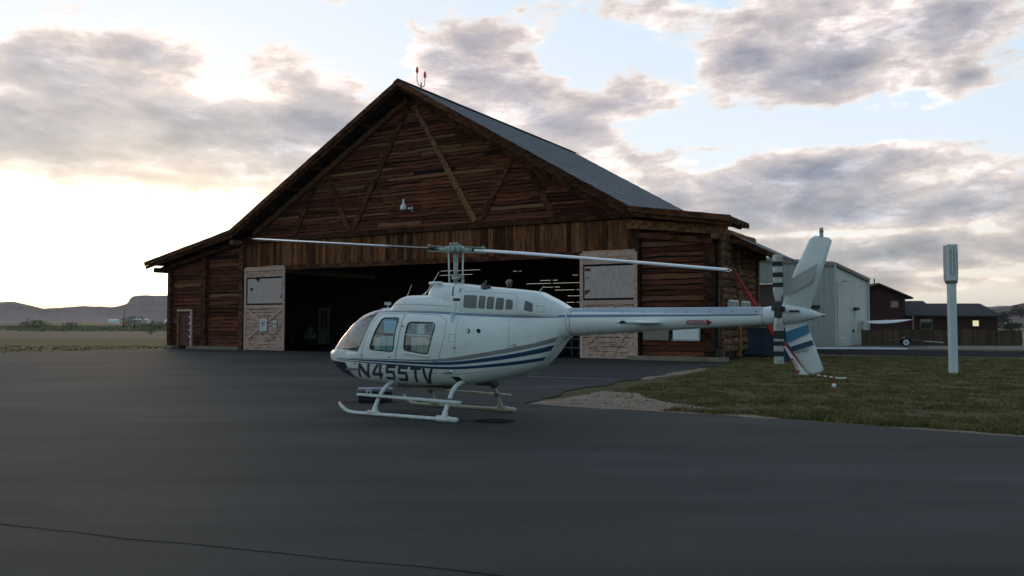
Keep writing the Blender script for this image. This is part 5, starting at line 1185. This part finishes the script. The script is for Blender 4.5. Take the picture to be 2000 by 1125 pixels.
# tail guard plate with red edge and text
gp = finquad('guard_plate', [(8.715, 1.38), (8.75, 1.38), (9.07, .965), (8.93, .968)], M_white, y=-.045, th_=.012, parent=heli)
finquad('red_edge', [(8.715, 1.42), (8.755, 1.41), (9.06, .97), (9.04, .985)], M_redp, y=-.05, parent=gp)
rp = finquad('red_placard', [(8.815, 1.195), (8.845, 1.20), (8.945, 1.0), (8.90, .985)], M_redp, y=-.055, parent=gp)
textobj('placard_lettering', 'DANGER', .042, M_whitep, rp, Matrix.Translation((8.877, -.057, 1.095)) @ Matrix.Rotation(R(90), 4, 'X') @ Matrix.Rotation(R(-65), 4, 'Z'), extr=.0005, bold=True)
textobj('fin_lettering', 'NO PUSH', .048, M_black, lf, Matrix.Translation((8.97, -.03, 1.305)) @ Matrix.Rotation(R(90), 4, 'X') @ Matrix.Rotation(R(12), 4, 'Z'), extr=.0005)
# tail skid (striped) and streamer with ball
p0, p1 = Vector((9.10, .02, .975)), Vector((9.42, .02, .93)); tk = smoothpath([p0, p0.lerp(p1, .5) + Vector((0, 0, -.005)), p1, Vector((9.50, .02, .925)), Vector((9.57, .02, .935))], 4)
for i in range(len(tk) - 1): tubeobj('tail_skid', [tk[i], tk[i + 1]], .011, (M_redp if i % 2 else M_whitep) if i < 9 else M_whitep, heli, 8)
rbn = empty('streamer', (0, 0, 0)); rbn.parent = heli
bm = bmesh.new(); 
for k in range(4): beam(bm, (9.392 + k * .005, .02 + .01 * math.sin(k), .93), (9.385 + k * .010, .02, .75 + .015 * k), .003, .007)
newobj('red_ribbon', bm, M_redp, rbn); bm = bmesh.new(); sphere(bm, (9.40, .02, .815), .032, 16, 10); newobj('white_ball', bm, M_whitep, rbn, True)
# tail rotor -----------------------------------------------------------------
trr = empty('tail_rotor', (8.72, -.36, 1.92)); trr.parent = heli
tubeobj('gear_shaft', [(0, .26, 0), (0, -.02, 0)], .045, M_hub, trr, 12)
bm = bmesh.new(); tube(bm, [(0, .06, 0), (0, -.08, 0)], .055, 12); bx(bm, -.05, .05, -.07, .03, -.12, .12, None, .01)
for k in range(6): t = k * 1.047; tube(bm, [(.07 * math.cos(t), -.05, .07 * math.sin(t)), (.03 * math.cos(t + .4), .08, .1 * math.sin(t + .5))], .009, 6)
bx(bm, .0, .10, -.04, -.01, -.035, .045, None, .006); bx(bm, -.09, 0, -.06, -.03, -.02, .05, None, .006)
newobj('rotor_hub', bm, mat('greasy_hub', (.05, .05, .045), .4, metal=.5, var=.4, vscale=20), trr)
Cc = .072
for sg_, z0, z1 in ((1, .13, .80), (-1, .13, .79)):
    bm = bmesh.new(); ks = 12
    def sec(z_, c_): return [bm.verts.new((sg_ * .0 + x * c_, -.01 + y * .012, sg_ * z_)) for x, y in ((-1, 0), (-.7, -.8), (-.2, -1), (.4, -.6), (1, 0), (.4, .6), (-.2, 1), (-.7, .8))]
    rg = [sec(.10, Cc * .55), sec(.16, Cc * .7), sec(.24, Cc)] + [sec(z_, Cc) for z_ in (.4, .6, z1)]
    for a, b in zip(rg, rg[1:]):
        for k in range(8): bm.faces.new((a[k], a[(k + 1) % 8], b[(k + 1) % 8], b[k]))
    bm.faces.new(rg[0]); bm.faces.new(rg[-1]); tbl = newobj('tail_rotor_blade', bm, M_metal, trr, False)
    for (u0, u1) in ((.325, .39), (.47, .54), (.63, .70)) if sg_ > 0 else ((.31, .43), (.463, .53), (.61, .683)):
        bm = bmesh.new(); bx(bm, -Cc * 1.015, Cc * 1.015, -.0245, .0045, min(sg_ * u0, sg_ * u1), max(sg_ * u0, sg_ * u1)); newobj('black_band', bm, M_black, tbl)
# main rotor -----------------------------------------------------------------
mr = empty('main_rotor', (2.70, 0, 3.10)); mr.parent = heli; mr.rotation_euler = (0, 0, R(2.2))
tubeobj('mast', [(0, 0, -.72), (0, 0, -.03)], .043, M_hub, mr, 16)
tubeobj('pitch_link', [(-.13, -.02, -.68), (-.145, -.03, -.05)], .015, M_skid, mr, 8); tubeobj('pitch_link', [(.14, .02, -.60), (.14, .03, -.06)], .017, M_skid, mr, 8)
tubeobj('link_boot', [(.14, .02, -.68), (.14, .02, -.56)], .032, M_hub, mr, 10); bm = bmesh.new(); tube(bm, [(0, 0, -.56), (0, 0, -.50)], .075, 14); bx(bm, 0, .17, -.03, .03, -.535, -.51); newobj('swashplate', bm, M_hub, mr)
TL = math.radians(5.2)
yk = empty('yoke_frame', (0, 0, 0)); yk.parent = mr
bm = bmesh.new(); bx(bm, -.14, .14, -.10, .10, -.055, .07, None, .03); tube(bm, [(0, -.13, .02), (0, .13, .02)], .055, 14); tube(bm, [(0, 0, .05), (0, 0, .13)], .05, 12)
for t in (.05, -.07): bmesh.ops.create_uvsphere(bm, u_segments=8, v_segments=6, radius=.028, matrix=Matrix.Translation((t, -.07, .10)))
for k in range(6): t_ = k * 1.047; tube(bm, [(.10 * math.cos(t_), .08 * math.sin(t_), .06), (.10 * math.cos(t_), .08 * math.sin(t_), .105)], .012, 6)
newobj('rotor_yoke', bm, M_hub, mr, False)
for sg_ in (-1, 1):
    up_ = (0.42 if sg_ < 0 else -.42) / 4.6
    P = lambda x, y, z_: Vector((sg_ * x, y, z_ + (-.088 * sg_) * (x - .1) * (1.0) - (.018 * max(0, x - 1) ** 1.25 if sg_ > 0 else -.000 * x)))
    bm = bmesh.new(); tube(bm, [P(.12, 0, 0), P(.20, 0, 0), P(.30, 0, 0), P(.42, 0, 0)], [.055, .062, .058, .045], 12); newobj('blade_grip', bm, M_hub, mr, True)
    for zz in (.052, -.048): 
        bm = bmesh.new(); beam(bm, P(.22, 0, zz), P(.64, 0, zz), .11, .014); newobj('grip_plate', bm, M_hub, mr)
    tubeobj('grip_bolt', [P(.60, 0, -.06), P(.60, 0, .085)], .022, M_hub, mr, 8)
    bm = bmesh.new(); tube(bm, [P(.43, -.06, .0), P(.43, -.075, 0)], .032, 12); newobj('bearing_cap', bm, M_black, mr)
    def blade(x0, x1, m_, nm, par_, taper=False):
        bm = bmesh.new(); rg = []; n = 10
        for i in range(n + 1):
            x = x0 + (x1 - x0) * i / n; pf = ((-.165, 0), (-.15, .020), (-.09, .030), (0, .024), (.165, .003), (0, -.018), (-.09, -.024), (-.15, -.016))
            tw = R(11 - 1.7 * x if sg_ > 0 else 2) ; k_ = .55 + .45 * min(1, (x - .45) / .35) if taper else 1
            rg.append([])
            for y, z_ in pf: y2 = y * k_ * (1 if sg_ > 0 else -1); rg[-1].append(bm.verts.new(P(x, y2 * math.cos(tw) - z_ * math.sin(tw), y2 * math.sin(tw) + z_ * math.cos(tw))))
        for a, b in zip(rg, rg[1:]):
            for k in range(8): bm.faces.new((a[k], a[(k + 1) % 8], b[(k + 1) % 8], b[k]))
        bm.faces.new(rg[0]); bm.faces.new(rg[-1]); return newobj(nm, bm, m_, par_, False)
    if sg_ > 0: blade(.46, 5.14, M_blade, 'rotor_blade', mr, True)
    else: rbl = blade(1.55, 5.22, M_blade, 'rotor_blade', mr); blade(.46, 1.549, M_black, 'blade_root', mr, True)
    tubeobj('blade_tip_weight', [P(5.20 if sg_ < 0 else 5.12, -.1 * sg_, 0), P(5.25 if sg_ < 0 else 5.17, -.1 * sg_, 0)], .016, M_exh, mr, 6)
# skid gear -------------------------------------------------------------------
def skid_side(s_):
    m_ = M_skid if s_ < 0 else M_skidold
    yb = s_ * .96
    path = smoothpath([(.68, yb, .215), (.74, yb, .15), (.88, yb, .07), (1.05, yb, .045), (1.3, yb, .042), (2.2, yb, .042), (3.1, yb, .042)], 5)
    tubeobj('skid_tube', path, [.028] * 4 + [.033] * (len(path) - 4), m_, heli, 12)
    tubeobj('skid_sleeve', [(2.98, yb, .045), (3.40, yb, .045), (3.43, yb, .045)], [.048, .048, .03], m_, heli, 12)
    for xc in (1.52, 3.12):
        zt = .60 if xc < 2 else .66; yo = s_ * .30
        arc = smoothpath([(xc, s_ * .10, zt + .02), (xc, yo, zt), (xc, s_ * .52, zt - .05), (xc, s_ * .68, zt - .155), (xc, s_ * .80, .32), (xc, s_ * .90, .155), (xc, yb - s_ * .01, .055)], 5)
        tubeobj('cross_tube', arc, [.042] * 16 + [.038] * (len(arc) - 16), m_, heli, 12)
        sdl = bmesh.new(); bx(sdl, xc - .13, xc + .13, yb - .035, yb + .035, .052, .105, None, .015); tube(sdl, [(xc, yb - s_ * .035, .085), (xc, yb - s_ * .07, .16)], .052, 10); newobj('saddle', sdl, m_, heli)
        ring = bmesh.new(); tube(ring, [(xc, s_ * .77, .375), (xc, s_ * .805, .31)], .048, 12); newobj('clamp', ring, M_seam, heli)
    bm = bmesh.new(); q = [(1.02, .365), (3.38, .335)]
    for i in range(1): beam(bm, (1.02, s_ * .83, .372), (3.40, s_ * .83, .335), .10, .045)
    bmesh.ops.bevel(bm, geom=bm.edges[:], offset=.012, segments=2, affect='EDGES'); newobj('step', bm, m_, heli)
skid_side(-1); skid_side(1)
box('tube_fairing', 1.42, 1.66, -.42, .42, .50, .60, M_seam, heli, .02)
bm = bmesh.new(); bx(bm, 3.24, 3.60, -.12, .12, .58, .63, None, .01); bx(bm, 3.55, 3.63, -.1, .0, .54, .60, None, .01); newobj('belly_fitting', bm, M_black, heli)
newobj('tube_cutout', patchgrid(body, [((2.95, .75), (3.12, .75), (3.17, .655), (3.02, .64))], .003), M_seal, heli)
bm = bmesh.new(); bx(bm, 1.62, 2.6, -.25, .25, .475, .515, None, .01); newobj('belly_keel', bm, M_trim, heli)
# cabin interior ---------------------------------------------------------------
box('cabin_floor', .45, 3.0, -.55, .55, .80, .84, M_cabd, heli)
box('cabin_bulkhead', 2.98, 3.02, -.56, .56, .84, 1.90, M_cabin2, heli)
for s_ in (-1, 1):
    for x, m_ in ((1.35, M_cabin2), (2.32, M_cabin)):
        st = empty('seat', (x, s_ * .30, .84)); st.parent = heli
        box('seat_cushion', -.22, .24, -.21, .21, .18, .32, m_, st, .04); box('seat_base', -.2, .22, -.19, .19, 0, .18, M_cabd, st)
        bm = bmesh.new(); Mx = Matrix.Translation((.24, 0, .30)) @ Matrix.Rotation(R(10), 4, 'Y'); bx(bm, -.05, .06, -.2, .2, 0, .58, Mx, .03); newobj('seat_back', bm, m_, st)
box('cabin_divider', 1.84, 1.88, -.10, .10, .84, 1.80, M_cabin, heli)
for k, (y0, y1, mm) in enumerate(((-.50, -.31, M_cabin2), (-.30, -.11, M_cabin), (-.10, .10, M_cabin2), (.11, .30, M_cabin), (.31, .50, M_cabin))): box('divider_panel', 1.885, 1.93, y0, y1, .86, 1.60 - .05 * (k % 2), mm, heli, .015)
M_teal = mat('added_panel_teal', (.34, .62, .74), .7, var=.08, vscale=5)  # colour for the added panels behind the front window
for x0_, x1_, z0_, z1_, mm in ((2.02, 2.10, 1.16, 1.46, M_cabd), (2.11, 2.22, 1.16, 1.46, M_cabin2), (2.23, 2.40, 1.14, 1.47, M_cabin), (2.41, 2.52, 1.12, 1.46, M_cabin), (2.24, 2.42, 1.52, 1.70, M_cabin2)): box('added_bright_panel', x0_, x1_, -.585, -.57, z0_, z1_, mm, heli, .006)  # invented panels standing in for bright shapes in the rear window
for x0_, x1_, z0_, z1_, mm in ((1.20, 1.36, 1.20, 1.44, M_cabin2), (1.37, 1.50, 1.20, 1.47, M_teal), (1.52, 1.70, 1.18, 1.47, M_teal), (1.44, 1.74, 1.53, 1.76, M_teal)): box('added_bright_panel', x0_, x1_, -.575, -.56, z0_, z1_, mm, heli, .006)  # same for the front window: added panels, no real cabin fitting
for x0_, x1_ in ((1.12, 1.80), (1.98, 2.66)): box('door_trim', x0_, x1_, .545, .575, .86, 1.20, M_cabin, heli, .01)
box('headliner', 1.2, 2.95, -.40, .40, 1.90, 1.915, M_cabin, heli)
for k, (y0, y1, mm) in enumerate(((-.52, -.34, M_cabin2), (-.33, -.12, M_cabin), (-.11, .11, M_cabin2), (.12, .33, M_cabin), (.34, .52, M_cabin2))): box('rear_panel', 2.90, 2.965, y0, y1, .88, 1.80, mm, heli, .015)
bm = bmesh.new(); bx(bm, .50, .68, -.30, .30, .84, 1.32, None, .04); bx(bm, .45, .70, -.36, .36, 1.25, 1.42, None, .05); newobj('instrument_console', bm, M_cabd, heli)
for s_ in (-1, 1): tubeobj('control_stick', [(1.0, s_ * .30, .84), (.98, s_ * .30, 1.15), (1.03, s_ * .30, 1.32)], .014, M_black, heli, 6)

# ------------------------------------------------------------------ case on the apron
cs = empty('equipment_case', (-2.98, 17.95, 0), R(8)); tag(cs, 'low black plastic case with grey lid on the asphalt behind the near skid', 'case')
box('case_body', -.36, .36, -.22, .22, .01, .22, M_case, cs, .02); bm = bmesh.new(); bx(bm, -.38, .38, -.24, .24, .222, .30, None, .03); newobj('case_lid', bm, M_caseg, cs)
for k in range(4): box('foot', -.32 + (k % 2) * .58, -.26 + (k % 2) * .58, -.18 + (k // 2) * .3, -.12 + (k // 2) * .3, 0, .012, M_black, cs)
box('latch', -.20, -.08, -.262, -.238, .16, .28, M_whitep, cs, .006); box('latch_slot', -.16, -.12, -.266, -.262, .19, .25, M_black, cs)
# short dark cable lying under the fuselage
tag(tubeobj('cable', smoothpath([(-3.4, 17.8, .012), (-3.7, 17.5, .012), (-3.85, 17.7, .012), (-3.6, 17.9, .012)], 6), .008, M_redp, None, 5), 'thin red cable lying on the asphalt beside the black case', 'cable')

# ------------------------------------------------------------------ haze over the plain
hz = box('haze', -6500, 6500, -300, 6500, -1.6, 118, M_black); hz.data.materials.clear()
hm_ = bpy.data.materials.new('haze_air'); hm_.use_nodes = True; hn = NT(hm_.node_tree); hn.n.clear()
pv_ = hn.node('ShaderNodeVolumePrincipled'); pv_.inputs['Color'].default_value = (.93, .90, .92, 1); pv_.inputs['Density'].default_value = .00007; pv_.inputs['Anisotropy'].default_value = .3
ho_ = hn.node('ShaderNodeOutputMaterial'); hn.l.new(pv_.outputs[0], ho_.inputs['Volume']); hz.data.materials.append(hm_)
tag(hz, 'thin evening haze over the far plain', kind='stuff')
